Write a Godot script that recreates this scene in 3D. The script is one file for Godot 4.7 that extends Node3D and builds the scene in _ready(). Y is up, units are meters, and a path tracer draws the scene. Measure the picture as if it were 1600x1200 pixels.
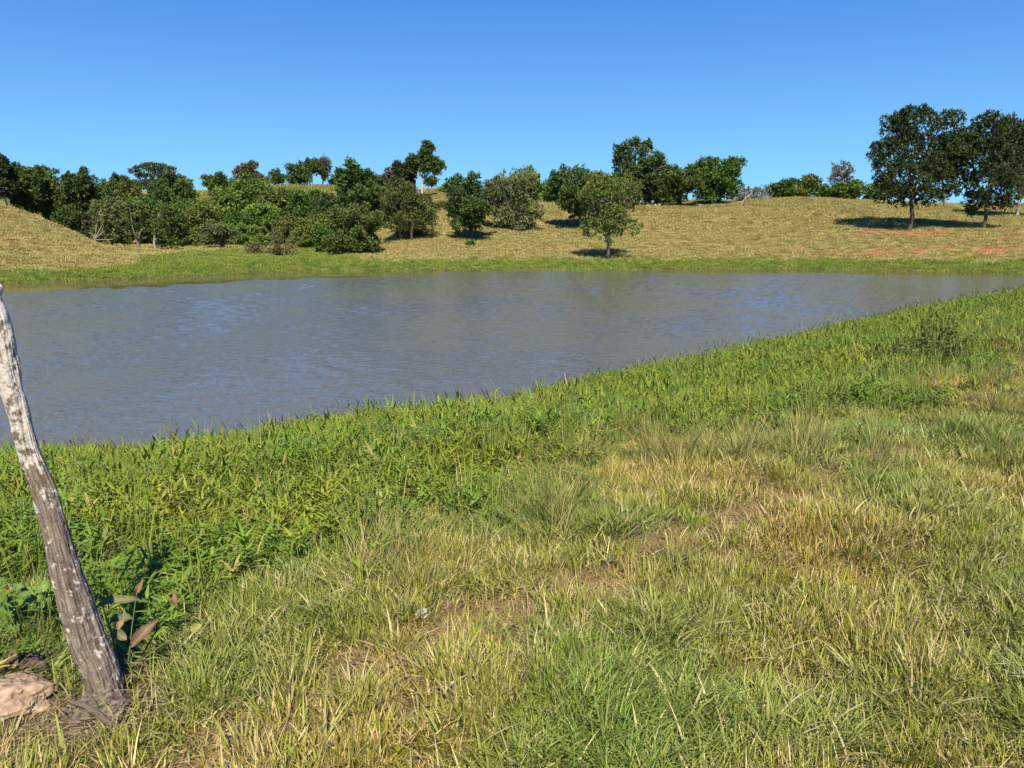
extends Node3D
# A farm pond seen from its grassy dam: camera, sky and sun first, then terrain and water, trees, grasses, small things.

const F := 1203.0            # focal length in pixels of the 1600 x 1200 photograph
const HORIZON := 345.0
const EYE := 3.4             # camera height over the water, which lies at y = 0
var th := atan((600.0 - HORIZON) / F)
var made := {}
var rng := RandomNumberGenerator.new()
var n1 := FastNoiseLite.new()
var n2 := FastNoiseLite.new()

class MB:
	var v := PackedVector3Array()
	var n := PackedVector3Array()
	var c := PackedColorArray()
	var uv := PackedVector2Array()
	var i := PackedInt32Array()
	func mesh(mat: Material) -> ArrayMesh:
		var m := ArrayMesh.new()
		add_to(m, mat)
		return m
	func add_to(m: ArrayMesh, mat: Material) -> void:
		var a := []
		a.resize(Mesh.ARRAY_MAX)
		a[Mesh.ARRAY_VERTEX] = v
		if n.size() == v.size(): a[Mesh.ARRAY_NORMAL] = n
		if c.size() == v.size(): a[Mesh.ARRAY_COLOR] = c
		if uv.size() == v.size(): a[Mesh.ARRAY_TEX_UV] = uv
		a[Mesh.ARRAY_INDEX] = i
		m.add_surface_from_arrays(Mesh.PRIMITIVE_TRIANGLES, a)
		m.surface_set_material(m.get_surface_count() - 1, mat)
	# a flat pointed leaf: foot p, along t (its length), across s (half its width)
	func leaf(p: Vector3, t: Vector3, s: Vector3, col: Color, at := 0.45) -> void:
		var k := v.size()
		v.append(p); v.append(p + t * at + s); v.append(p + t); v.append(p + t * at - s)
		c.append(col); c.append(col); c.append(col); c.append(col)
		i.append_array(PackedInt32Array([k, k + 1, k + 2, k, k + 2, k + 3]))
	# a bent blade of segs pieces
	func blade(p: Vector3, az: float, lean: float, bend: float, length: float, w: float, col: Color, segs := 3, twist := 0.0) -> void:
		var h := Vector3(cos(az), 0, sin(az))
		var side := Vector3(-sin(az + twist), 0, cos(az + twist))
		var k := v.size()
		var q := p
		var ang := lean
		for j in segs + 1:
			var f := float(j) / segs
			var ww := w * 0.5 * (1.0 - f * f) if j < segs else 0.0
			if j == 0: ww = w * 0.35
			if j == segs:
				v.append(q); c.append(col)
			else:
				v.append(q + side * ww); v.append(q - side * ww); c.append(col); c.append(col)
			q += (h * sin(ang) + Vector3.UP * cos(ang)) * (length / segs)
			ang += bend / segs
		for j in segs - 1:
			var b := k + 2 * j
			i.append_array(PackedInt32Array([b, b + 1, b + 3, b, b + 3, b + 2]))
		var e := k + 2 * (segs - 1)
		i.append_array(PackedInt32Array([e, e + 1, e + 2]))
	# a tapered tube through points, with smooth normals
	func tube(pts: Array, rad: Array, sides: int, col: Color) -> void:
		var k := v.size()
		var m := pts.size()
		for a in m:
			var t: Vector3 = ((pts[mini(a + 1, m - 1)] as Vector3) - (pts[maxi(a - 1, 0)] as Vector3)).normalized()
			var x := t.cross(Vector3(0.31, 0.12, 0.94)).normalized()
			var y := t.cross(x)
			for b in sides:
				var g := TAU * b / sides
				var o := x * cos(g) + y * sin(g)
				v.append(pts[a] + o * float(rad[a])); n.append(o); c.append(col)
		for a in m - 1:
			for b in sides:
				var p := k + a * sides + b
				var q := k + a * sides + (b + 1) % sides
				i.append_array(PackedInt32Array([p, q + sides, q, p, p + sides, q + sides]))

# ------------------------------------------------------------------ helpers
func ray(u: float, v: float) -> Vector2:      # (sideways, up) per metre ahead
	var cx := (u - 800.0) / F
	var cy := (600.0 - v) / F
	var fh := cos(th) + cy * sin(th)
	return Vector2(cx / fh, (-sin(th) + cy * cos(th)) / fh)

func at(u: float, v: float, d: float) -> Vector3:
	var r := ray(u, v)
	return Vector3(r.x * d, EYE + r.y * d, -d)

func lin(r: float, g: float, b: float) -> Color:
	return Color(r, g, b)

func to_srgb(r: float, g: float, b: float) -> Color:
	return Color(r, g, b).linear_to_srgb()

func numbered(called: String) -> String:
	if not made.has(called):
		made[called] = 0
		return called
	made[called] += 1
	return "%s_%03d" % [called, made[called]]

func tag(o: Node, label: String, category: String, group := "", kind := "") -> Node:
	o.set_meta("label", label)
	o.set_meta("category", category)
	if group: o.set_meta("group", group)
	if kind: o.set_meta("kind", kind)
	return o

func thing(called: String, where: Vector3, label: String, category: String, group := "") -> Node3D:
	var o := Node3D.new()
	o.name = numbered(called)
	add_child(o)
	o.position = where
	tag(o, label, category, group)
	return o

func part(called: String, m: Mesh, parent: Node) -> MeshInstance3D:
	var o := MeshInstance3D.new()
	o.name = called
	o.mesh = m
	parent.add_child(o, true)
	return o

func structure(called: String, m: Mesh) -> MeshInstance3D:
	var o := part(called, m, self)
	o.set_meta("kind", "structure")
	return o

func plain(rough: float, backlight := 0.0, spec := 0.5) -> StandardMaterial3D:
	var m := StandardMaterial3D.new()
	m.vertex_color_use_as_albedo = true
	m.albedo_color = to_srgb(0.8, 0.8, 0.8)
	m.roughness = rough
	m.metallic_specular = spec
	m.cull_mode = BaseMaterial3D.CULL_DISABLED
	if backlight > 0.0:
		m.backlight_enabled = true
		m.backlight = Color(backlight, backlight, backlight)
	return m

func noise_tex(freq: float, size: int, oct: int, sd: int, normal := false, strength := 8.0) -> NoiseTexture2D:
	var f := FastNoiseLite.new()
	f.noise_type = FastNoiseLite.TYPE_SIMPLEX_SMOOTH
	f.seed = sd
	f.frequency = freq
	f.fractal_octaves = oct
	f.fractal_gain = 0.55
	var t := NoiseTexture2D.new()
	t.width = size
	t.height = size
	t.seamless = true
	t.noise = f
	t.as_normal_map = normal
	t.bump_strength = strength
	return t

func pick(a: Color, b: Color, f: float) -> Color:
	return a.lerp(b, clampf(f, 0, 1))

func shade(c: Color, k: float) -> Color:
	return Color(c.r * k, c.g * k, c.b * k)

func dir3() -> Vector3:
	var z := rng.randf_range(-1, 1)
	var a := rng.randf() * TAU
	var r := sqrt(1 - z * z)
	return Vector3(r * cos(a), z, r * sin(a))

# ------------------------------------------------------------------ terrain
# the pond's outline in (x, metres ahead): first the dam's side, then the far side
const NEAR_SIDE := [[-75, 3], [-30, 7], [-12, 9.4], [-6.9, 10.1], [-4.75, 10.4], [-3, 11.9], [-0.5, 12.8], [1.3, 15.2], [5.5, 18.8], [13, 26.2], [23, 34.7], [34, 42.5], [44, 47]]
const FAR_SIDE := [[40, 50.5], [34.3, 52], [18.5, 56.2], [0, 54], [-13.2, 53.4], [-18.6, 50.2], [-22.7, 45.7], [-28.4, 42.9], [-45, 37], [-75, 28]]
# the land beyond: for pixel columns, where the ground shows at each distance
const FAR_LAND := [
	[-500, 38, [50, 390], [70, 310], [110, 300], [250, 300]],
	[0, 43, [48, 420], [58, 370], [72, 317], [85, 322], [130, 318], [250, 300]],
	[40, 43.5, [49, 418], [59, 374], [71, 327], [85, 335], [130, 320], [250, 300]],
	[80, 44, [50, 415], [60, 381], [70, 345], [85, 352], [130, 322], [250, 300]],
	[120, 44.5, [51, 413], [61, 388], [70, 368], [82, 370], [130, 325], [250, 300]],
	[160, 45, [52, 411], [62, 399], [72, 390], [82, 387], [100, 378], [150, 320], [250, 300]],
	[250, 47, [55, 408], [80, 390], [95, 385], [120, 350], [160, 315], [250, 298]],
	[350, 50, [58, 405], [80, 389], [92, 386], [110, 355], [140, 318], [180, 300], [250, 296]],
	[450, 52, [58, 407], [75, 396], [88, 380], [110, 340], [140, 305], [165, 291], [200, 292], [300, 292]],
	[550, 53.5, [60, 404], [72, 396], [85, 370], [110, 325], [140, 297], [170, 293], [300, 293]],
	[620, 53.8, [58, 408], [64, 398], [75, 370], [90, 335], [110, 305], [130, 298], [300, 300]],
	[690, 54, [59, 405], [64, 392], [72, 370], [85, 338], [100, 305], [115, 299], [300, 305]],
	[770, 54, [59, 405], [66, 385], [75, 362], [85, 344], [105, 322], [140, 314], [300, 314]],
	[870, 54, [59, 405], [65, 390], [75, 365], [88, 342], [100, 328], [120, 320], [160, 318], [300, 315]],
	[1000, 55.2, [60, 405], [66, 388], [75, 362], [86, 338], [96, 323], [110, 320], [300, 318]],
	[1150, 56, [61, 404], [67, 385], [76, 358], [88, 330], [98, 318], [110, 316], [300, 316]],
	[1300, 55, [60, 404], [66, 382], [74, 355], [88, 320], [100, 301], [112, 299], [300, 305]],
	[1400, 54, [59, 404], [64, 383], [70, 358], [84, 322], [100, 298], [112, 295], [300, 300]],
	[1500, 53, [58, 404], [63, 382], [69, 356], [84, 320], [100, 297], [112, 294], [300, 298]],
	[1600, 52, [57, 405], [62, 380], [69, 350], [84, 315], [100, 291], [115, 288], [300, 292]],
	[2100, 48, [54, 405], [60, 375], [68, 340], [84, 305], [100, 285], [300, 285]]]
const PATH := [[-2.2, 0.6], [-0.24, 2.65], [0.39, 3.1], [2.09, 4.6], [3.27, 5.86], [5.9, 8.73], [12, 14.6], [24, 25.5], [40, 39]]
const GN := 380
const KX := 2.2
const KD := 2.2
const D0 := 4.0
const TX := 5.9
const TD0 := -4.2
const TD1 := 6.1
var gh := PackedFloat32Array()      # height at grid points
var gq := PackedFloat32Array()      # metres from the waterline, positive on land
var gw := PackedFloat32Array()      # 1 where the nearest shore is the dam's
var columns := []

func seg_dist(px: float, py: float, a: Array, b: Array) -> float:
	var ax: float = a[0]; var ay: float = a[1]
	var dx: float = b[0] - ax; var dy: float = b[1] - ay
	var t := clampf(((px - ax) * dx + (py - ay) * dy) / (dx * dx + dy * dy), 0, 1)
	var ex := px - ax - dx * t
	var ey := py - ay - dy * t
	return ex * ex + ey * ey

func shore(x: float, d: float) -> Vector3:    # (signed distance to the waterline, distance to the dam's shore, to the far shore)
	var dn := 1e9
	var df := 1e9
	for k in NEAR_SIDE.size() - 1: dn = minf(dn, seg_dist(x, d, NEAR_SIDE[k], NEAR_SIDE[k + 1]))
	for k in FAR_SIDE.size() - 1: df = minf(df, seg_dist(x, d, FAR_SIDE[k], FAR_SIDE[k + 1]))
	var inside := false
	var all := NEAR_SIDE + FAR_SIDE
	var j := all.size() - 1
	for k in all.size():
		var a: Array = all[k]; var b: Array = all[j]
		if (a[1] > d) != (b[1] > d) and x < (b[0] - a[0]) * (d - a[1]) / float(b[1] - a[1]) + a[0]: inside = not inside
		j = k
	dn = sqrt(dn); df = sqrt(df)
	return Vector3(-minf(dn, df) if inside else minf(dn, df), dn, df)

func column_height(col: Array, d: float) -> float:
	var pts: Array = col[1]
	if d <= pts[0].x: return pts[0].y
	for k in pts.size() - 1:
		if d < pts[k + 1].x:
			return lerpf(pts[k].y, pts[k + 1].y, (d - pts[k].x) / (pts[k + 1].x - pts[k].x))
	var l: Vector2 = pts[pts.size() - 1]
	return l.y + (d - l.x) * 0.03

func far_height(x: float, d: float) -> float:
	var dd := maxf(d, 20.0)
	var u := 800.0 + x / dd * F * 1.015
	if u <= columns[0][0]: return column_height(columns[0], dd)
	for k in columns.size() - 1:
		if u < columns[k + 1][0]:
			var f: float = (u - columns[k][0]) / (columns[k + 1][0] - columns[k][0])
			return lerpf(column_height(columns[k], dd), column_height(columns[k + 1], dd), f)
	return column_height(columns[columns.size() - 1], dd)

func raw_height(x: float, d: float, s: Vector3) -> float:
	if s.x < 0: return maxf(-1.3, s.x * 0.35)
	var q := s.y
	var hn := 0.0
	if q < 6.5: hn = 1.62 * q / 6.5
	elif q < 8.2: hn = lerpf(1.62, 1.85, (q - 6.5) / 1.7)
	elif q < 16: hn = 1.85
	else: hn = maxf(0.5, 1.85 - (q - 16) * 0.12)
	hn += n1.get_noise_2d(x * 6, d * 6) * 0.10 * smoothstep(0.0, 3.0, q) + n2.get_noise_2d(x * 30, d * 30) * 0.035
	var w := smoothstep(-9.0, 9.0, s.z - s.y)
	if d < 25: w = 1.0
	if w >= 1.0: return hn
	var hf := far_height(x, d) * smoothstep(0.0, 3.0, s.z + 0.6) + 0.02
	hf += (n1.get_noise_2d(x * 2.0, d * 2.0) * 0.5 + n2.get_noise_2d(x * 12, d * 12) * 0.07) * smoothstep(4.0, 14.0, s.z)
	return lerpf(hf, hn, w)

func grid_x(k: float) -> float: return KX * sinh((k / (GN - 1) * 2 - 1) * TX)
func grid_d(k: float) -> float: return D0 + KD * sinh(lerpf(TD0, TD1, k / (GN - 1)))
func at_grid(x: float, d: float) -> Vector2:
	return Vector2((asinh(x / KX) / TX + 1) * 0.5 * (GN - 1), (asinh((d - D0) / KD) - TD0) / (TD1 - TD0) * (GN - 1))

func sample(a: PackedFloat32Array, x: float, d: float) -> float:
	var g := at_grid(x, d)
	var i := clampi(int(g.x), 0, GN - 2)
	var j := clampi(int(g.y), 0, GN - 2)
	var fx := clampf((x - grid_x(i)) / (grid_x(i + 1) - grid_x(i)), 0, 1)
	var fy := clampf((d - grid_d(j)) / (grid_d(j + 1) - grid_d(j)), 0, 1)
	var k := j * GN + i
	return lerpf(lerpf(a[k], a[k + 1], fx), lerpf(a[k + GN], a[k + GN + 1], fx), fy)

func ground_y(x: float, d: float) -> float: return sample(gh, x, d)

func path_dist(x: float, d: float) -> float:
	var m := 1e9
	for k in PATH.size() - 1: m = minf(m, seg_dist(x, d, PATH[k], PATH[k + 1]))
	return sqrt(m)

# where the bare red earth shows on the far slope: pixel, distance, half sizes in metres
const RED := [[1390, 364, 69, 3.2, 1.1], [1460, 366, 68, 2.4, 0.8], [1330, 407, 60, 1.8, 0.4], [1430, 396, 61, 0.9, 0.7], [1480, 391, 62, 1.3, 0.6], [1555, 393, 60, 1.7, 0.7], [1560, 352, 70, 2.0, 0.9], [1290, 393, 63, 1.3, 0.8], [1585, 376, 64, 2.2, 0.7], [1240, 388, 65, 1.2, 0.6], [1380, 398, 61, 1.5, 0.6]]

func red_earth(x: float, d: float) -> float:
	var m := 0.0
	for r in RED:
		var cx: float = ray(r[0], r[1]).x * r[2]
		var e: float = Vector2((x - cx) / r[3], (d - r[2]) / r[4]).length()
		m = maxf(m, 1.25 - e + n2.get_noise_2d(x * 60, d * 60) * 0.9)
	return clampf(m, 0, 1)

func build_terrain() -> void:
	for f in FAR_LAND:
		var pts := [Vector2(f[1], 0.12)]
		for k in range(2, f.size()):
			pts.append(Vector2(f[k][0], EYE + ray(800, f[k][1]).y * f[k][0]))
		columns.append([float(f[0]), pts])
	gh.resize(GN * GN); gq.resize(GN * GN); gw.resize(GN * GN)
	var b := MB.new()
	b.v.resize(GN * GN); b.n.resize(GN * GN); b.c.resize(GN * GN)
	var soil := lin(0.20, 0.135, 0.08)
	var straw := lin(0.30, 0.225, 0.105)
	for j in GN:
		var d := grid_d(j)
		for i in GN:
			var x := grid_x(i)
			var s := shore(x, d)
			var k := j * GN + i
			var h := raw_height(x, d, s)
			gh[k] = h
			gq[k] = s.x
			gw[k] = 1.0 if (s.y < s.z or d < 25) else 0.0
			b.v[k] = Vector3(x, h, -d)
			var c := soil
			var e := n1.get_noise_2d(x * 8, d * 8)
			if s.x < 0.3: c = lin(0.10, 0.085, 0.05)
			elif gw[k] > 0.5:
				c = pick(lin(0.10, 0.08, 0.04), lin(0.17, 0.125, 0.06), 0.5 + e)  # thatch under the grass, darkened in colour for the shade between blades
				c = pick(lin(0.25, 0.165, 0.09), c, (path_dist(x, d) - 0.02) / 0.22)
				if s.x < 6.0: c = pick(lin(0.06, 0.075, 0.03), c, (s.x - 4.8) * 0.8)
			else:
				c = pick(lin(0.30, 0.24, 0.09), lin(0.42, 0.32, 0.13), 0.5 + e)
				if s.x < 6.0: c = pick(lin(0.15, 0.19, 0.05), c, (s.x - 3.0) / 2.5 + e)
				if d > 50 and d < 80 and x > 15: c = pick(c, lin(0.46, 0.16, 0.07), red_earth(x, d))
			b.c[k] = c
	for j in GN:
		for i in GN:
			var i0 := maxi(i - 1, 0); var i1 := mini(i + 1, GN - 1)
			var j0 := maxi(j - 1, 0); var j1 := mini(j + 1, GN - 1)
			var dx := (gh[j * GN + i1] - gh[j * GN + i0]) / (grid_x(i1) - grid_x(i0))
			var dd := (gh[j1 * GN + i] - gh[j0 * GN + i]) / (grid_d(j1) - grid_d(j0))
			b.n[j * GN + i] = Vector3(-dx, 1, dd).normalized()
	var idx := PackedInt32Array()
	idx.resize((GN - 1) * (GN - 1) * 6)
	var o := 0
	for j in GN - 1:
		for i in GN - 1:
			var k := j * GN + i
			idx[o] = k; idx[o + 1] = k + GN; idx[o + 2] = k + GN + 1
			idx[o + 3] = k; idx[o + 4] = k + GN + 1; idx[o + 5] = k + 1
			o += 6
	b.i = idx
	var m := plain(0.95, 0.0, 0.2)
	m.uv1_triplanar = true
	m.uv1_world_triplanar = true
	m.uv1_scale = Vector3(2.2, 2.2, 2.2)
	m.normal_enabled = true
	m.normal_texture = noise_tex(0.03, 512, 5, 4, true, 14.0)
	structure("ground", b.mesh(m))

func build_red_earth() -> void:
	var m := plain(0.95, 0.0, 0.2)
	m.uv1_triplanar = true
	m.uv1_world_triplanar = true
	m.normal_enabled = true
	m.normal_texture = noise_tex(0.04, 256, 5, 19, true, 20.0)
	var k0 := 0
	for r in RED:
		k0 += 1
		var cx: float = ray(r[0], r[1]).x * r[2]
		var b := MB.new()
		for j in 7:
			for i in 40:
				var g := TAU * i / 40
				var rad := (0.75 + 0.75 * n2.get_noise_2d(cos(g) * 18 + k0 * 77, sin(g) * 18 + j * 3)) * j / 6.0
				var x: float = cx + cos(g) * rad * r[3]
				var d: float = r[2] + sin(g) * rad * r[4] * 1.5
				var sunk := -0.05 if j == 6 else 0.025
				b.v.append(Vector3(x, ground_y(x, d) + sunk, -d))
				b.c.append(pick(lin(0.38, 0.14, 0.07), lin(0.50, 0.23, 0.125), 0.5 + n2.get_noise_2d(x * 70, d * 70)))
		for j in 6:
			for i in 40:
				var p := j * 40 + i
				var q := j * 40 + (i + 1) % 40
				b.i.append_array(PackedInt32Array([p, q + 40, q, p, p + 40, q + 40]))
		structure("bare_earth" if k0 == 1 else "bare_earth_%03d" % (k0 - 1), b.mesh(m))

func build_water() -> void:
	var m := StandardMaterial3D.new()
	m.albedo_color = to_srgb(0.104, 0.099, 0.060)
	m.roughness = 0.03
	m.metallic_specular = 0.5
	m.normal_enabled = true
	m.normal_texture = noise_tex(0.016, 1024, 5, 21, true, 11.0)
	m.normal_scale = 0.5
	var calm: StandardMaterial3D = m.duplicate()
	calm.normal_scale = 0.02
	calm.roughness = 0.03
	calm.albedo_color = to_srgb(0.11, 0.09, 0.05)
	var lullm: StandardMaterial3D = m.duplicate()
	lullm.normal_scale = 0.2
	lullm.albedo_color = to_srgb(0.11, 0.092, 0.055)  # browner base colour stands in for the reflected hill and trees
	var waves := []
	var w := RandomNumberGenerator.new()
	w.seed = 5
	for k in 14:
		var l := w.randf_range(0.28, 0.95) if k < 8 else w.randf_range(0.11, 0.26)
		var a := w.randf_range(-0.75, 0.75) + 0.3
		waves.append([sin(a) * TAU / l, cos(a) * TAU / l, w.randf() * TAU, l * (0.0022 if k < 8 else 0.0085), l])
	var cols := 560
	var rows := 560
	var b := MB.new()
	var calmness := PackedFloat32Array()
	var wet := PackedByteArray()
	for r in rows:
		var d := 7.5 * pow(58.0 / 7.5, r / float(rows - 1))
		for q in cols:
			var x := d * (q / float(cols - 1) * 2.4 - 1.2)
			var s := sample(gq, x, d)
			var fs := 1e9
			if d > 30:
				for k in FAR_SIDE.size() - 1: fs = minf(fs, seg_dist(x, d, FAR_SIDE[k], FAR_SIDE[k + 1]))
				fs = sqrt(fs)
			# still water in the lee of the far bank, broad by the marsh and by the red slope, none between
			var lee := 6.0 * smoothstep(-2.0, -10.0, x) + 4.6 * smoothstep(2.0, 16.0, x) + 0.2
			lee += n1.get_noise_2d(x * 7, d * 7) * 1.5
			var still := smoothstep(-0.8, 0.8, lee - fs)
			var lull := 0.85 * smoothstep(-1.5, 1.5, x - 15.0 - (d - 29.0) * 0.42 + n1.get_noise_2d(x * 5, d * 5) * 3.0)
			var amp := (1.0 - maxf(still * 0.985, lull)) * clampf(0.8 + 1.5 * n1.get_noise_2d(x * 3.2 + 90, d * 1.6), 0.25, 1.6)
			var y := 0.0
			var fine_step := d * 0.0125
			var longer := 1.0 + 1.7 * smoothstep(13.0, 34.0, d)
			for k in waves:
				if k[4] > fine_step: y += (longer if k[4] > 0.27 else 1.7) * k[3] * sin(k[0] * x + k[1] * d + k[2] + 1.2 * n2.get_noise_2d(x * 20, d * 20))
			b.v.append(Vector3(x, y * amp, -d))
			b.uv.append(Vector2(x / 6.5, d / 4.1))
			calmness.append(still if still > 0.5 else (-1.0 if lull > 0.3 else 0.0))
			wet.append(1 if s < 1.6 else 0)
	var e := MB.new()
	var rough := PackedInt32Array()
	var smooth := PackedInt32Array()
	var lulls := PackedInt32Array()
	for r in rows - 1:
		for q in cols - 1:
			var k := r * cols + q
			if wet[k] + wet[k + 1] + wet[k + cols] + wet[k + cols + 1] == 0: continue
			var t := PackedInt32Array([k, k + cols, k + cols + 1, k, k + cols + 1, k + 1])
			if calmness[k] > 0.5: smooth.append_array(t)
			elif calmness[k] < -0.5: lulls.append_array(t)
			else: rough.append_array(t)
	var nn := PackedVector3Array()
	nn.resize(b.v.size())
	for r in rows:
		for q in cols:
			var k := r * cols + q
			var qa := k - 1 if q > 0 else k
			var qb := k + 1 if q < cols - 1 else k
			var ra := k - cols if r > 0 else k
			var rb := k + cols if r < rows - 1 else k
			nn[k] = (b.v[qb] - b.v[qa]).cross(b.v[rb] - b.v[ra]).normalized()
	b.n = nn
	var mesh := ArrayMesh.new()
	b.i = rough
	b.add_to(mesh, m)
	b.i = smooth
	b.add_to(mesh, calm)
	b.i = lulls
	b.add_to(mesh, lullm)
	structure("water", mesh)

# ------------------------------------------------------------------ trees
var bark: StandardMaterial3D
var leaf_mat: StandardMaterial3D

# lobes: [centre, radii]; clusters of small pointed leaves are strewn through each, thickest towards its rim
func crown_mesh(lobes: Array, count: int, size: float, c1: Color, c2: Color, up: float) -> ArrayMesh:
	var b := MB.new()
	var weights := []
	var total := 0.0
	for l in lobes:
		var r: Vector3 = l[1]
		total += pow(r.x * r.y * r.z, 0.6667)
		weights.append(total)
	var clusters := int(count * 1.9 / 9.0)
	for k in clusters:
		var pickw := rng.randf() * total
		var li := 0
		while li < lobes.size() - 1 and weights[li] < pickw: li += 1
		var r: Vector3 = lobes[li][1]
		var dir := dir3()
		if dir.y < -0.3 and rng.randf() < 0.5: dir.y = -dir.y
		var reach := lerpf(0.4, 1.02, sqrt(rng.randf()))
		if rng.randf() < 0.12 and dir.y > -0.4: reach = rng.randf_range(1.0, 1.35)
		var p: Vector3 = lobes[li][0] + dir * r * reach
		var tone := shade(pick(c1, c2, rng.randf() * 1.15), rng.randf_range(0.85, 1.3))
		var grow := (dir + Vector3(0, up, 0) + dir3() * 0.5).normalized()
		var spread := size * 1.05
		for q in 9:
			var t := (grow + dir3() * 0.95).normalized()
			var s := t.cross(dir3()).normalized()
			var l := size * rng.randf_range(0.7, 1.3)
			b.leaf(p + dir3() * spread * rng.randf(), t * l, s * l * 0.27, shade(tone, rng.randf_range(0.85, 1.15)))
	return b.mesh(leaf_mat)

func trunk_mesh(foot: Vector3, lobes: Array, stems: int, r: float, col: Color, fork: float) -> ArrayMesh:
	var b := MB.new()
	var mid := Vector3.ZERO
	for l in lobes: mid += l[0]
	mid /= lobes.size()
	for s in stems:
		var off := Vector3.ZERO
		if stems > 1: off = Vector3(rng.randf_range(-1, 1), 0, rng.randf_range(-1, 1)) * r * 5
		var start := foot + off
		var top := start.lerp(mid, fork) + off * 0.8
		var pts := [start + Vector3(0, -0.35, 0), start, start.lerp(top, 0.35) + dir3() * r * 0.8, start.lerp(top, 0.7) + dir3() * r * 0.8, top]
		var rr := r / sqrt(stems)
		b.tube(pts, [rr * 1.5, rr * 1.25, rr, rr * 0.9, rr * 0.75], 8, col)
		for k in lobes.size():
			if stems > 1 and k % stems != s: continue
			var e: Vector3 = lobes[k][0]
			var p0: Vector3 = pts[3].lerp(pts[4], rng.randf())
			var m := p0.lerp(e, 0.5) + dir3() * p0.distance_to(e) * 0.12
			var end := p0.lerp(e, 1.08)
			b.tube([p0, m, e, end], [rr * 0.55, rr * 0.4, rr * 0.22, rr * 0.08], 5, col)
			for z in 3:
				var f := e + dir3() * (lobes[k][1] as Vector3) * 0.9
				b.tube([m.lerp(e, 0.5), m.lerp(f, 0.7) + dir3() * 0.1, f], [rr * 0.22, rr * 0.13, rr * 0.04], 4, col)
	return b.mesh(bark)

# t: u, base pixel column; v, base pixel row or 0 (found from the ground); d, metres ahead; box: [left, top, right, bottom] of its crown in pixels
func tree(called: String, label: String, u: float, d: float, box: Array, o := {}) -> void:
	var r0 := ray(u, o.get("v", 370.0))
	var x := r0.x * d
	var foot := Vector3(x, ground_y(x, d), -d)
	var lobes := []
	var size: float = o.get("leaf", 0.2) * 1.02 * d / 65.0
	if o.has("lobes"):
		for l in o.lobes:
			var c := at(l[0], l[1], d)
			var rx: float = l[2] * d / F
			lobes.append([c - foot + Vector3(0, 0, rng.randf_range(-0.6, 0.6) * rx), Vector3(rx, l[3] * d / F, rx)])
	else:
		var a := at(box[0], box[1], d)
		var e := at(box[2], box[3], d)
		if o.get("stems", 1) > 2 or o.get("low", false): e.y = foot.y - 0.2
		var c := (a + e) * 0.5 - foot
		var R := Vector3((e.x - a.x) * 0.5, (a.y - e.y) * 0.5, (e.x - a.x) * 0.5 * o.get("deep", 0.9))
		var nl: int = int(o.get("n", 13) * 1.6)
		var rr: float = o.get("rr", 0.40) - 0.03
		for k in nl:
			var dv := dir3()
			# spread the lobes evenly round the crown
			var g := k * 2.39996
			var yy := 1.0 - 2.0 * (k + 0.5) / nl
			dv = (Vector3(cos(g) * sqrt(1 - yy * yy), yy, sin(g) * sqrt(1 - yy * yy)) + dv * 0.45).normalized()
			dv = Vector3(signf(dv.x) * pow(absf(dv.x), 0.75), signf(dv.y) * pow(absf(dv.y), 0.75), signf(dv.z) * pow(absf(dv.z), 0.75))
			if o.get("dome", false) and dv.y < -0.2: dv.y *= 0.4
			var q := rr * rng.randf_range(0.6, 1.25)
			lobes.append([c + dv * R * (1.0 - q * 0.8) * rng.randf_range(0.62, 1.12), Vector3(R.x * q * 0.92, R.y * q * 0.92 * o.get("flat", 1.0), R.z * q)])
		lobes.append([c - Vector3(0, R.y * 0.1, 0), R * 0.5])
	var heart := Vector3.ZERO
	for l in lobes: heart += l[0]
	heart /= lobes.size()
	var limbs := lobes.duplicate()
	if lobes.size() > 6 and not o.get("plain", false):
		for l in limbs:
			for k in 3:
				var out: Vector3 = ((l[0] as Vector3) - heart).normalized()
				var away := (out + dir3() * 0.9 + Vector3(0, 0.25, 0)).normalized()
				var rl: Vector3 = l[1]
				lobes.append([l[0] + away * rl * rng.randf_range(0.85, 1.2), rl * rng.randf_range(0.2, 0.42)])
	var n := thing(called, foot, label, o.get("category", "tree"), o.get("group", ""))
	var wide := (at(box[2], 300, d).x - at(box[0], 300, d).x)
	var tr: float = o.get("trunk", 0.035) * wide
	part("trunk", trunk_mesh(Vector3.ZERO, limbs, o.get("stems", 1), tr, o.get("bark", lin(0.13, 0.105, 0.08)), o.get("fork", 0.55)), n)
	part("crown", crown_mesh(lobes, int(o.get("count", 5000)), size, o.get("c1", lin(0.045, 0.062, 0.018)), o.get("c2", lin(0.075, 0.092, 0.026)), o.get("up", 0.25)), n)

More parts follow.
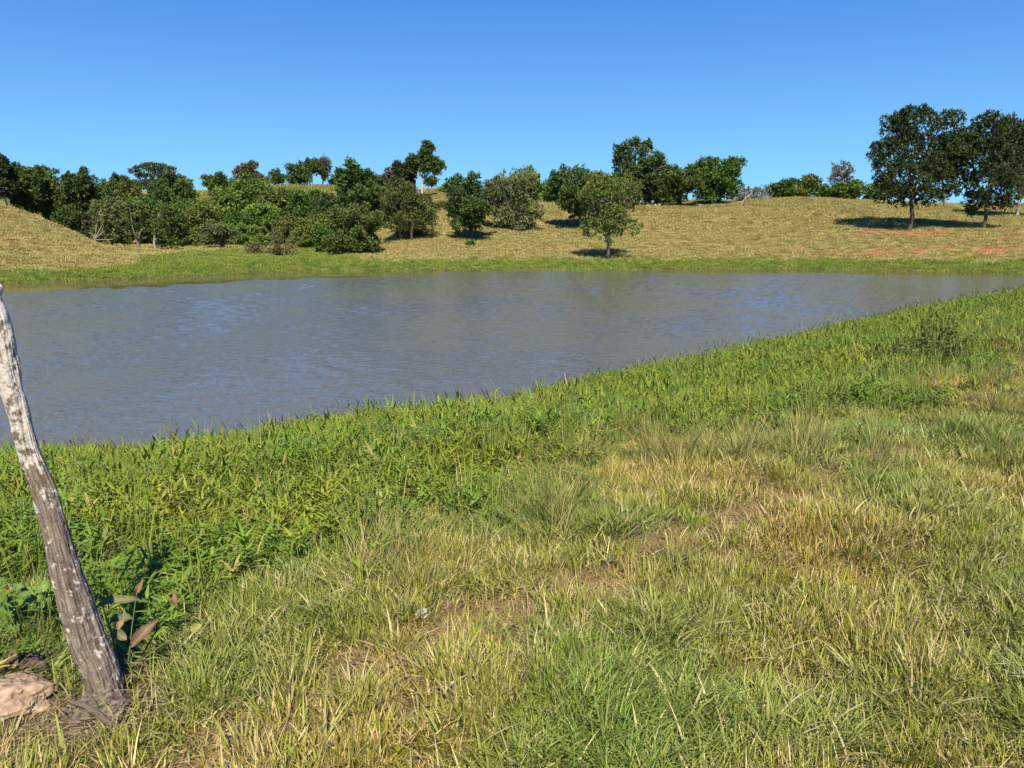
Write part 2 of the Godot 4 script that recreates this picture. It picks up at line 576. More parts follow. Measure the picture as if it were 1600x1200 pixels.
func build_trees() -> void:
	bark = plain(0.9, 0.0, 0.2)
	leaf_mat = plain(0.6, 0.5, 0.3)
	var dark1 := lin(0.0535, 0.0960, 0.0231)
	var dark2 := lin(0.0946, 0.1498, 0.0347)
	var olive1 := lin(0.1053, 0.1525, 0.0312)
	var olive2 := lin(0.1615, 0.2153, 0.0468)
	var green1 := lin(0.0930, 0.1845, 0.0280)
	var green2 := lin(0.1774, 0.2869, 0.0476)
	var pale1 := lin(0.135, 0.17, 0.055)
	var pale2 := lin(0.19, 0.215, 0.08)
	var grey1 := lin(0.15, 0.145, 0.085)
	var grey2 := lin(0.22, 0.20, 0.13)
	var palebark := lin(0.42, 0.38, 0.32)
	# --- standing apart on the pasture
	tree("round_tree", "dark round-headed tree over its own shadow on the golden slope", 735, 70, [690, 273, 776, 362], {"c1": dark1, "c2": dark2, "count": 9000, "n": 16, "rr": 0.36})
	tree("slender_tree", "olive tree with a slender pale bare trunk beside the pond's edge", 950, 59.5, [903, 263, 1001, 384], {"v": 398, "c1": olive1, "c2": olive2, "count": 9000, "n": 18, "rr": 0.34, "bark": lin(0.33, 0.27, 0.2), "trunk": 0.022, "leaf": 0.17, "up": 0.6})
	tree("pasture_tree", "dark spreading tree half hidden by the olive tree with pale trunk", 908, 79, [860, 256, 938, 342], {"c1": dark1, "c2": dark2, "count": 7000, "n": 14, "bark": lin(0.1, 0.085, 0.07)})
	tree("large_tree", "tallest dark shade tree above the bare red earth, its trunk free", 1421, 70, [1366, 163, 1506, 326], {"v": 357, "c1": lin(0.036, 0.058, 0.02), "c2": lin(0.066, 0.092, 0.028), "count": 13000, "trunk": 0.022, "leaf": 0.21, "lobes": [
		[1436, 196, 34, 26], [1406, 208, 26, 22], [1468, 205, 24, 20], [1392, 236, 24, 20], [1422, 235, 36, 28], [1458, 240, 34, 28], [1486, 228, 18, 22], [1388, 268, 20, 22], [1412, 276, 34, 30], [1450, 280, 34, 28], [1478, 266, 20, 24], [1396, 302, 24, 16], [1428, 306, 26, 18], [1454, 308, 16, 14], [1372, 262, 8, 5], [1478, 182, 8, 7], [1416, 184, 16, 11]]})
	tree("large_tree", "broad dark shade tree whose shadow joins that of the tallest tree", 1537, 70, [1490, 185, 1600, 336], {"v": 352, "c1": lin(0.036, 0.058, 0.02), "c2": lin(0.066, 0.092, 0.028), "count": 11500, "trunk": 0.024, "leaf": 0.21, "lobes": [
		[1540, 212, 28, 24], [1516, 224, 20, 18], [1570, 214, 26, 24], [1590, 230, 24, 28], [1512, 252, 22, 22], [1540, 250, 34, 28], [1576, 262, 28, 28], [1508, 284, 20, 18], [1540, 284, 32, 26], [1570, 296, 22, 20], [1522, 312, 18, 14], [1548, 316, 26, 18], [1580, 312, 12, 10]]})
	tree("large_tree", "deep green tree rising behind the broad shade tree, a pale leaning stem below", 1592, 84, [1556, 176, 1660, 306], {"v": 320, "c1": lin(0.05, 0.08, 0.02), "c2": lin(0.07, 0.1, 0.03), "count": 11000, "trunk": 0.022, "bark": palebark, "leaf": 0.2, "fork": 0.35})
	tree("slim_tree", "slim tree with a bare orange-grey trunk seen between the two shade trees", 1471, 98, [1450, 222, 1492, 284], {"c1": dark1, "c2": dark2, "count": 2600, "bark": lin(0.30, 0.2, 0.12), "trunk": 0.045, "fork": 0.8})
	# --- along the crest of the golden hill
	tree("crest_tree", "big dense round tree, tallest of those along the hill crest", 993, 100, [952, 225, 1035, 326], {"c1": dark1, "c2": dark2, "count": 10000, "n": 17, "rr": 0.36, "group": "trees along the hill crest"})
	tree("crest_tree", "crest tree with a short straight black trunk and flat foliage underside", 1061, 96, [1030, 256, 1100, 316], {"v": 326, "c1": dark1, "c2": olive1, "count": 6500, "dome": true, "trunk": 0.05, "bark": lin(0.05, 0.045, 0.04), "group": "trees along the hill crest"})
	tree("crest_tree", "leafy crest tree beside grey leafless shrubs, sky showing through its edge", 1122, 99, [1078, 244, 1154, 320], {"c1": dark1, "c2": green1, "count": 8000, "n": 16, "rr": 0.36, "group": "trees along the hill crest"})
	tree("crest_tree", "low dark tree filling the gap under the big dense crest tree", 1040, 108, [1006, 272, 1075, 328], {"c1": dark1, "c2": dark2, "count": 3500, "group": "trees along the hill crest"})
	for b in [[1158, 1140, 292, 1176, 321, "low grey leafless thicket next to the leafy crest tree", grey1, grey2, 900], [1186, 1166, 290, 1206, 320, "tangle of grey bare twigs before the dark crest bush", grey1, grey2, 900]]:
		tree("bare_shrub", b[5], b[0], 102, [b[1], b[2], b[3], b[4]], {"category": "shrub", "c1": b[6], "c2": b[7], "count": b[8], "stems": 4, "bark": lin(0.30, 0.26, 0.21), "leaf": 0.13, "trunk": 0.03, "fork": 0.3})
	tree("crest_bush", "dark rounded bush on the hill crest beside bare grey twigs", 1222, 103, [1202, 281, 1242, 316], {"category": "bush", "c1": dark1, "c2": dark2, "count": 2600, "stems": 3})
	tree("crest_bush", "yellowish bush with spiky top next to the dark crest bush", 1256, 102, [1236, 273, 1277, 311], {"category": "bush", "c1": olive1, "c2": olive2, "count": 2600, "stems": 3, "up": 0.8})
	tree("crest_bush", "long low hedge-like bush on the crest below the thin grey tree", 1292, 106, [1272, 290, 1314, 304], {"category": "bush", "c1": green1, "c2": olive1, "count": 1600, "stems": 3})
	tree("crest_bush", "small domed bush standing just past the thin grey tree", 1329, 105, [1312, 280, 1346, 300], {"category": "bush", "c1": green1, "c2": olive2, "count": 1500, "stems": 3})
	tree("thin_tree", "thin see-through grey-leaved tree alone against the sky on the crest", 1313, 107, [1295, 253, 1334, 292], {"c1": lin(0.13, 0.13, 0.085), "c2": lin(0.19, 0.18, 0.13), "count": 1300, "bark": lin(0.28, 0.25, 0.22), "stems": 3, "trunk": 0.03, "leaf": 0.16, "fork": 0.4})
	tree("crest_bush", "dark low bush at the foot of the tallest shade tree's crown", 1372, 106, [1350, 279, 1396, 300], {"category": "bush", "c1": dark1, "c2": dark2, "count": 1800, "stems": 3})
	# --- clump between the two pastures
	tree("silver_bush", "large silvery grey-green bush behind the dark round-headed tree", 798, 77, [752, 262, 845, 352], {"category": "bush", "c1": pale1, "c2": pale2, "count": 9500, "stems": 4, "n": 20, "rr": 0.34, "leaf": 0.17, "bark": lin(0.2, 0.18, 0.14), "up": 0.7})
	tree("green_tree", "fresh green tree top showing over the silvery bush", 826, 92, [806, 264, 846, 320], {"c1": green1, "c2": green2, "count": 2600})
	tree("crest_bush", "distant dark scrub between the silvery bush and the crest trees", 858, 128, [838, 286, 884, 322], {"category": "bush", "c1": dark1, "c2": dark2, "count": 2400, "stems": 3})
	tree("rounded_bush", "dark olive rounded bush at the border of wood and golden slope", 636, 72, [588, 286, 688, 364], {"category": "bush", "c1": lin(0.08, 0.11, 0.03), "c2": lin(0.125, 0.15, 0.042), "count": 9500, "stems": 4, "n": 20, "rr": 0.33, "leaf": 0.16, "up": 0.8})
	tree("climber_bush", "tall leafy bush hung with creepers, standing out from the wood onto the marsh", 552, 66, [506, 318, 602, 403], {"category": "bush", "c1": green1, "c2": lin(0.12, 0.13, 0.045), "count": 11500, "stems": 4, "n": 22, "rr": 0.32, "leaf": 0.2})
	tree("fan_leaved_tree", "bright green tree with upright fan-like tufts over the creeper bush", 551, 82, [526, 258, 584, 345], {"c1": lin(0.05, 0.10, 0.022), "c2": lin(0.09, 0.15, 0.035), "count": 5000, "leaf": 0.3, "up": 1.6, "bark": lin(0.3, 0.26, 0.2)})
	tree("tall_tree", "tallest tree over the wood, clumps on a pale bare trunk", 655, 100, [640, 225, 693, 296], {"v": 300, "c1": dark1, "c2": dark2, "count": 5200, "trunk": 0.04, "bark": lin(0.55, 0.5, 0.44), "fork": 0.62, "lobes": [
		[669, 232, 7, 7], [664, 241, 7, 6], [648, 252, 8, 6], [658, 256, 8, 6], [670, 253, 10, 6], [647, 262, 7, 4], [666, 263, 9, 5], [678, 262, 6, 5], [689, 259, 4, 4], [683, 269, 4, 3], [674, 284, 7, 5]]})
	tree("dark_tree", "dark dense tree against the pale trunk of the tallest woodland tree", 628, 103, [612, 255, 650, 302], {"c1": dark1, "c2": lin(0.05, 0.055, 0.025), "count": 3600})
	tree("grey_tree", "thin greyish tree crown beside the dark dense tree over the wood", 609, 106, [598, 262, 621, 296], {"c1": grey1, "c2": lin(0.12, 0.12, 0.07), "count": 700, "stems": 2, "bark": lin(0.3, 0.27, 0.24)})
	# --- on the far green ridge
	tree("ridge_tree", "ridge tree with pale straight trunk and rounded crown above green pasture", 487, 172, [474, 248, 500, 272], {"v": 290, "c1": dark1, "c2": olive1, "count": 1600, "bark": palebark, "trunk": 0.05, "fork": 0.85, "leaf": 0.15, "group": "trees on the far ridge"})
	tree("ridge_tree", "ridge tree with thin dark trunk, beside the pale-trunked one", 504, 174, [495, 247, 518, 280], {"v": 290, "c1": dark1, "c2": grey1, "count": 1500, "trunk": 0.045, "fork": 0.8, "leaf": 0.15, "group": "trees on the far ridge"})
	tree("ridge_tree", "dense dark clump-like tree on the ridge under the thin mast", 463, 178, [446, 256, 486, 292], {"c1": dark1, "c2": dark2, "count": 2600, "leaf": 0.15, "group": "trees on the far ridge"})
	tree("ridge_tree", "smaller feathery tree on the ridge, between olive crown and dark clump", 431, 180, [418, 266, 446, 290], {"c1": dark1, "c2": olive1, "count": 1300, "leaf": 0.14, "group": "trees on the far ridge"})
	tree("ridge_bush", "low dark bushes edge closing the ridge pasture beside the thin trunk", 532, 178, [512, 274, 556, 294], {"category": "bush", "c1": dark1, "c2": green1, "count": 1800, "leaf": 0.15, "stems": 3})
	tree("brownish_tree", "pinkish brown crowned tree rising over the middle of the wood", 392, 140, [366, 252, 420, 300], {"c1": lin(0.10, 0.115, 0.045), "c2": lin(0.165, 0.145, 0.075), "count": 4000, "leaf": 0.16, "flat": 0.8})
	tree("flat_topped_tree", "flat-topped tree with layered branches, above the wood's dark roof", 237, 125, [206, 256, 272, 300], {"c1": lin(0.06, 0.09, 0.032), "c2": lin(0.10, 0.13, 0.045), "count": 4200, "leaf": 0.15, "lobes": [
		[238, 258, 15, 1.6], [224, 262, 11, 1.5], [255, 263, 12, 1.5], [212, 268, 8, 1.3], [240, 267, 12, 1.6], [264, 270, 8, 1.3], [250, 275, 13, 2], [226, 274, 10, 1.6], [268, 278, 5, 1.2], [240, 288, 20, 6]]})
	tree("flat_topped_tree", "small flat tree top peeping over the wood near the conical tree", 183, 128, [172, 273, 196, 292], {"c1": dark1, "c2": olive1, "count": 1200, "leaf": 0.15, "flat": 0.5})
	# --- behind the golden hill
	tree("hill_tree", "tall dark tree with a white trunk at the top of the golden hill", 12, 80, [-30, 238, 26, 314], {"v": 322, "c1": dark1, "c2": lin(0.05, 0.065, 0.035), "count": 9000, "bark": palebark, "trunk": 0.025, "fork": 0.7, "group": "trees behind the golden hill"})
	tree("hill_tree", "leafy green tree leaning against the tall white-trunked hill tree", 44, 84, [16, 257, 76, 338], {"c1": green1, "c2": lin(0.08, 0.10, 0.03), "count": 7000, "group": "trees behind the golden hill"})
	tree("hill_tree", "yellow-green tree between leafy green tree and dark conical tree", 80, 86, [54, 276, 106, 356], {"c1": olive1, "c2": lin(0.12, 0.14, 0.035), "count": 6500, "group": "trees behind the golden hill"})
	tree("hill_tree", "thin layered tree top poking out above the yellow-green tree", 62, 110, [40, 260, 92, 292], {"c1": dark1, "c2": green1, "count": 1800, "flat": 0.5, "leaf": 0.16, "group": "trees behind the golden hill"})
	tree("conical_tree", "dark broad conical tree where the golden hill drops to the marsh", 126, 86, [92, 264, 162, 372], {"c1": lin(0.03, 0.048, 0.016), "c2": dark2, "count": 10500, "n": 20, "rr": 0.34})
	tree("understorey_bush", "dark bush at the foot of the dark conical tree", 100, 80, [78, 330, 128, 376], {"category": "bush", "c1": dark1, "c2": olive1, "count": 3000, "stems": 4})
	tree("understorey_bush", "shaded greyish bush between conical tree and pale feathery tree", 142, 80, [128, 336, 164, 386], {"category": "bush", "c1": lin(0.05, 0.06, 0.03), "c2": lin(0.10, 0.105, 0.055), "count": 2600, "stems": 4})
	# --- small trees on the marsh's green edge
	tree("feathery_tree", "pale feathery tree with several stems where hill meets marsh", 176, 76, [138, 300, 208, 378], {"v": 388, "c1": lin(0.12, 0.155, 0.045), "c2": pale2, "count": 5200, "stems": 4, "bark": lin(0.28, 0.25, 0.2), "leaf": 0.17, "trunk": 0.05})
	tree("forked_tree", "small forked tree with a stout grey trunk on the marsh edge", 214, 77, [190, 306, 246, 374], {"v": 388, "c1": green1, "c2": pale1, "count": 3800, "bark": lin(0.30, 0.27, 0.23), "trunk": 0.05, "leaf": 0.18, "fork": 0.3})
	tree("drooping_tree", "drooping dark green tree over two whitish stems by the marsh", 258, 77, [234, 322, 292, 388], {"v": 391, "c1": green1, "c2": lin(0.09, 0.115, 0.04), "count": 4600, "stems": 2, "bark": lin(0.45, 0.43, 0.33), "trunk": 0.04})
	tree("low_tree", "low rounded bush-like tree on a short trunk in the flat marsh", 341, 79, [312, 348, 370, 384], {"v": 391, "c1": lin(0.10, 0.135, 0.042), "c2": lin(0.15, 0.18, 0.065), "count": 3800, "trunk": 0.05, "leaf": 0.15})
	tree("rust_shrub", "thin rust-brown shrub in the straw beside the low rounded tree", 398, 72, [384, 378, 414, 398], {"category": "shrub", "c1": lin(0.15, 0.12, 0.045), "c2": lin(0.21, 0.18, 0.07), "count": 600, "stems": 4, "leaf": 0.12, "bark": lin(0.2, 0.15, 0.1)})
	tree("rust_shrub", "brownish grey twiggy shrub at the wood's edge near the creeper bush", 436, 70, [412, 362, 462, 402], {"category": "shrub", "c1": lin(0.11, 0.125, 0.045), "c2": lin(0.17, 0.165, 0.07), "count": 1200, "stems": 5, "leaf": 0.13, "bark": lin(0.2, 0.16, 0.12)})
	tree("pasture_sapling", "small dark sapling in the straw below the dark round-headed tree", 736, 66, [727, 376, 744, 388], {"category": "sapling", "c1": dark1, "c2": green1, "count": 350, "stems": 3, "leaf": 0.14})
	# --- the wood itself: trees that close ranks up the valley side
	var wood := [
		[165, 108, 150, 286, 196, 350, dark1, olive1, "olive wood tree behind the pale feathery tree's top"],
		[205, 104, 180, 284, 232, 352, olive1, lin(0.15, 0.14, 0.035), "yellowish olive wood tree under the flat-topped tree"],
		[250, 108, 226, 282, 280, 356, dark1, dark2, "dark wood tree directly below the flat-topped tree"],
		[284, 126, 258, 276, 308, 320, dark1, olive1, "smooth domed dark wood tree by the small ridge pasture"],
		[345, 132, 326, 274, 362, 320, dark1, olive1, "little round dark wood tree beside the small ridge pasture"],
		[278, 94, 252, 314, 312, 386, green1, dark2, "deep green wood tree behind the drooping marsh tree"],
		[312, 92, 288, 322, 346, 386, lin(0.10, 0.14, 0.03), lin(0.17, 0.21, 0.045), "bright lime-tipped wood tree behind the low rounded tree"],
		[348, 100, 322, 298, 384, 366, olive1, green2, "light green wood tree uphill of the lime-tipped one"],
		[372, 92, 346, 332, 404, 388, dark1, green1, "dark wood tree with shaded hollow above the rust shrub"],
		[392, 112, 362, 276, 426, 346, green1, olive2, "spreading wood tree under the pinkish brown crown"],
		[408, 96, 378, 318, 440, 386, green1, green2, "broad leafy wood tree at the middle of the valley side"],
		[432, 108, 404, 296, 468, 356, dark1, olive2, "olive-dark wood tree below the green ridge pasture"],
		[452, 88, 424, 340, 486, 394, lin(0.11, 0.15, 0.035), lin(0.17, 0.20, 0.06), "fresh green wood tree over the brownish twiggy shrub"],
		[478, 104, 450, 302, 512, 362, dark1, green1, "dark green wood tree under the pale-trunked ridge tree"],
		[492, 80, 464, 340, 524, 402, olive1, olive2, "brownish olive wood tree beside the creeper bush"],
		[506, 92, 482, 306, 536, 366, lin(0.03, 0.045, 0.022), dark2, "blackish green wood tree next to the fan-like tree"],
		[528, 84, 506, 330, 546, 396, dark1, dark2, "shaded wood tree pressed behind the creeper bush"],
		[586, 90, 562, 288, 616, 362, dark1, dark2, "dark wood tree between fan-like tree and rounded bush"],
		[598, 84, 576, 306, 606, 356, lin(0.08, 0.1, 0.05), pale1, "pale leaved slip of a wood tree by the rounded bush"],
		[590, 118, 566, 276, 622, 310, dark1, olive1, "far wood tree peeping over the dark ones below the ridge"],
		[704, 108, 688, 290, 722, 320, olive1, olive2, "small sunlit tree on the slope behind the round-headed tree"],
		[694, 90, 680, 318, 710, 350, olive1, pale1, "scrubby pale tree in the gap next to the round-headed tree"],
		[232, 96, 206, 316, 262, 382, dark1, green1, "dark wood tree behind the small forked tree"],
		[190, 92, 166, 322, 214, 384, green1, olive1, "green wood tree closing the gap behind the feathery tree"],
		[326, 112, 296, 310, 346, 340, lin(0.14, 0.16, 0.04), green2, "sunny wood tree fringing the small ridge pasture"],
		[560, 100, 536, 300, 592, 352, green1, olive1, "green wood tree behind the fan-like tufts"]]
	for w in wood:
		var big: float = (w[4] - w[2]) * (w[5] - w[3])
		tree("wood_tree", w[8], w[0], w[1], [w[2], w[3], w[4], w[5]], {"c1": w[6], "c2": w[7], "count": clampf(big * 1.9, 1500, 7000), "n": 15, "leaf": 0.19, "low": true, "group": "trees of the wood up the valley"})
	# --- bushes along the wood's foot
	for f in [[272, 86, 254, 352, 296, "dark bush at the wood's foot beside the drooping tree", dark1, green1], [306, 87, 288, 356, 326, "lime green bush at the wood's foot next to the low rounded tree", lin(0.12, 0.17, 0.04), lin(0.18, 0.23, 0.06)], [372, 86, 352, 352, 396, "broad green bush at the wood's foot above the rust shrub", green1, green2], [404, 84, 388, 356, 424, "yellowish green bush at the wood's foot near the rust shrub", lin(0.13, 0.17, 0.045), green2], [470, 78, 452, 356, 494, "olive bush at the wood's foot between twiggy shrub and creeper bush", olive1, olive2], [508, 72, 490, 354, 526, "dark leafy bush tucked against the creeper bush", dark1, green1]]:
		tree("foot_bush", f[5], f[0], f[1], [f[2], f[3], f[4], 390], {"category": "bush", "c1": f[6], "c2": f[7], "count": 2400, "stems": 3, "leaf": 0.18, "group": "bushes along the foot of the wood"})
	# --- far rows on the skyline
	for f in [[270, 150, 255, 274, 300, 292, "row tree on the skyline past the flat-topped tree"], [330, 160, 316, 274, 342, 294, "skyline tree between the two domed wood trees"], [365, 165, 350, 278, 384, 298, "skyline tree just before the pinkish brown crown"], [210, 150, 190, 280, 226, 300, "skyline tree below the edge of the flat-topped crown"], [150, 118, 138, 278, 172, 310, "skyline tree between conical tree and the wood"], [712, 150, 690, 291, 736, 306, "skyline scrub over the gap by the round-headed tree"], [575, 165, 556, 281, 600, 300, "skyline tree past the ridge pasture's dark bushes"]]:
		tree("skyline_tree", f[6], f[0], f[1], [f[2], f[3], f[4], f[5]], {"c1": dark1, "c2": olive1, "count": 1500, "leaf": 0.13, "group": "far trees on the skyline"})
	# the leaning dead sapling and the mast
	var p := at(1157, 325, 93)
	var s := thing("dead_sapling", Vector3(p.x, ground_y(p.x, 93) - 0.05, -93), "leaning pale dead sapling on the hill crest by the grey thicket", "sapling")
	var b := MB.new()
	b.tube([Vector3(0, -0.2, 0), Vector3(0.12, 0.35, 0), Vector3(0.45, 0.85, 0.1), Vector3(0.95, 1.25, 0.1), Vector3(1.3, 1.7, 0)], [0.09, 0.08, 0.07, 0.05, 0.02], 6, palebark)
	part("stem", b.mesh(bark), s)
	b = MB.new()
	b.tube([Vector3(0.45, 0.85, 0.1), Vector3(0.5, 1.3, 0), Vector3(0.42, 1.7, 0)], [0.05, 0.03, 0.01], 5, palebark)
	part("branch", b.mesh(bark), s)
	var mx := ray(468, 290).x * 182
	var mast := thing("mast", Vector3(mx, ground_y(mx, 182), -182), "thin grey mast standing over the dark clump on the ridge", "mast")
	b = MB.new()
	var hgt := at(468, 243, 182).y - ground_y(mx, 182)
	b.tube([Vector3(0, -0.3, 0), Vector3(0, hgt * 0.5, 0), Vector3(0, hgt, 0)], [0.09, 0.07, 0.035], 6, lin(0.25, 0.26, 0.28))
	part("pole", b.mesh(bark), mast)
	for k in 3:
		b = MB.new()
		var y := hgt * (0.78 + 0.07 * k)
		b.tube([Vector3(-0.5, y, 0), Vector3(0.5, y, 0)], [0.03, 0.03], 5, lin(0.25, 0.26, 0.28))
		part("crossbar", b.mesh(bark), mast)

# ------------------------------------------------------------------ grasses
var grass_mat: StandardMaterial3D
var straw_mat: StandardMaterial3D

class Strew:
	var buf := PackedFloat32Array()
	func put(p: Vector3, yaw: float, s: float, sy: float, c: Color, tilt := 0.0) -> void:
		var b := Basis.from_euler(Vector3(tilt, yaw, 0)).scaled(Vector3(1, 1, 1))
		b = b * Basis.from_scale(Vector3(s, sy, s))
		buf.append_array(PackedFloat32Array([b.x.x, b.y.x, b.z.x, p.x, b.x.y, b.y.y, b.z.y, p.y, b.x.z, b.y.z, b.z.z, p.z, c.r, c.g, c.b, 1.0]))
	func count() -> int: return buf.size() / 16

func strewn(called: String, mesh: Mesh, s: Strew, parent: Node) -> void:
	if s.count() == 0: return
	var mm := MultiMesh.new()
	mm.transform_format = MultiMesh.TRANSFORM_3D
	mm.use_colors = true
	mm.mesh = mesh
	mm.instance_count = s.count()
	mm.buffer = s.buf
	var o := MultiMeshInstance3D.new()
	o.name = called
	o.multimesh = mm
	o.set_meta("kind", "stuff")
	parent.add_child(o, true)

# blades: [count, length min, max, width, lean min, max, bend, straw share]
func tuft(sd: int, spread: float, blades: int, l0: float, l1: float, w: float, lean0: float, lean1: float, bend: float, dry: float, green: Color, gold: Color, mat: Material, segs := 3) -> ArrayMesh:
	var r := RandomNumberGenerator.new()
	r.seed = sd
	var b := MB.new()
	for k in blades:
		var az := r.randf() * TAU
		var rad := spread * sqrt(r.randf())
		var p := Vector3(cos(az), 0, sin(az)) * rad + Vector3(0, -0.015, 0)
		var c := green if r.randf() > dry else gold
		c = shade(c, r.randf_range(0.72, 1.25))
		b.blade(p, az + r.randf_range(-1.3, 1.3), r.randf_range(lean0, lean1), r.randf_range(0.2, 1.0) * bend, r.randf_range(l0, l1), w * r.randf_range(0.7, 1.25), c, segs, r.randf_range(-0.9, 0.9))
	return b.mesh(mat)

# a jointed stem of the lush bank grass with broad pointed leaves
func bank_plant(sd: int, h: float, leaves: int, col: Color) -> ArrayMesh:
	var r := RandomNumberGenerator.new()
	r.seed = sd
	var b := MB.new()
	for stem in 3:
		var az := r.randf() * TAU
		var off := Vector3(r.randf_range(-0.07, 0.07), -0.05, r.randf_range(-0.07, 0.07))
		var lean := r.randf_range(0.1, 0.55)
		var dirv := Vector3(cos(az) * sin(lean), cos(lean), sin(az) * sin(lean))
		b.blade(off, az, lean, 0.3, h * 0.95, 0.006, shade(col, 0.9), 3)
		for k in leaves:
			var f := 0.3 + 0.7 * (k + r.randf()) / leaves
			var p := off + dirv * h * f
			var la := az + k * 2.6 + r.randf_range(-0.6, 0.6)
			var len := r.randf_range(0.055, 0.13)
			b.blade(p, la, r.randf_range(0.45, 1.45), r.randf_range(0.1, 1.0), len, r.randf_range(0.010, 0.0175), shade(col, r.randf_range(0.75, 1.3)), 3, r.randf_range(-0.5, 0.5))
	return b.mesh(grass_mat)

func green_edge(x: float, d: float) -> float:      # metres from the water to which the lush grass reaches
	return 7.2 + 1.0 * smoothstep(0.4, -1.3, x) * smoothstep(8.0, 4.0, d) + n1.get_noise_2d(x * 9, d * 9) * 0.7 + n2.get_noise_2d(x * 35, d * 35) * 0.8

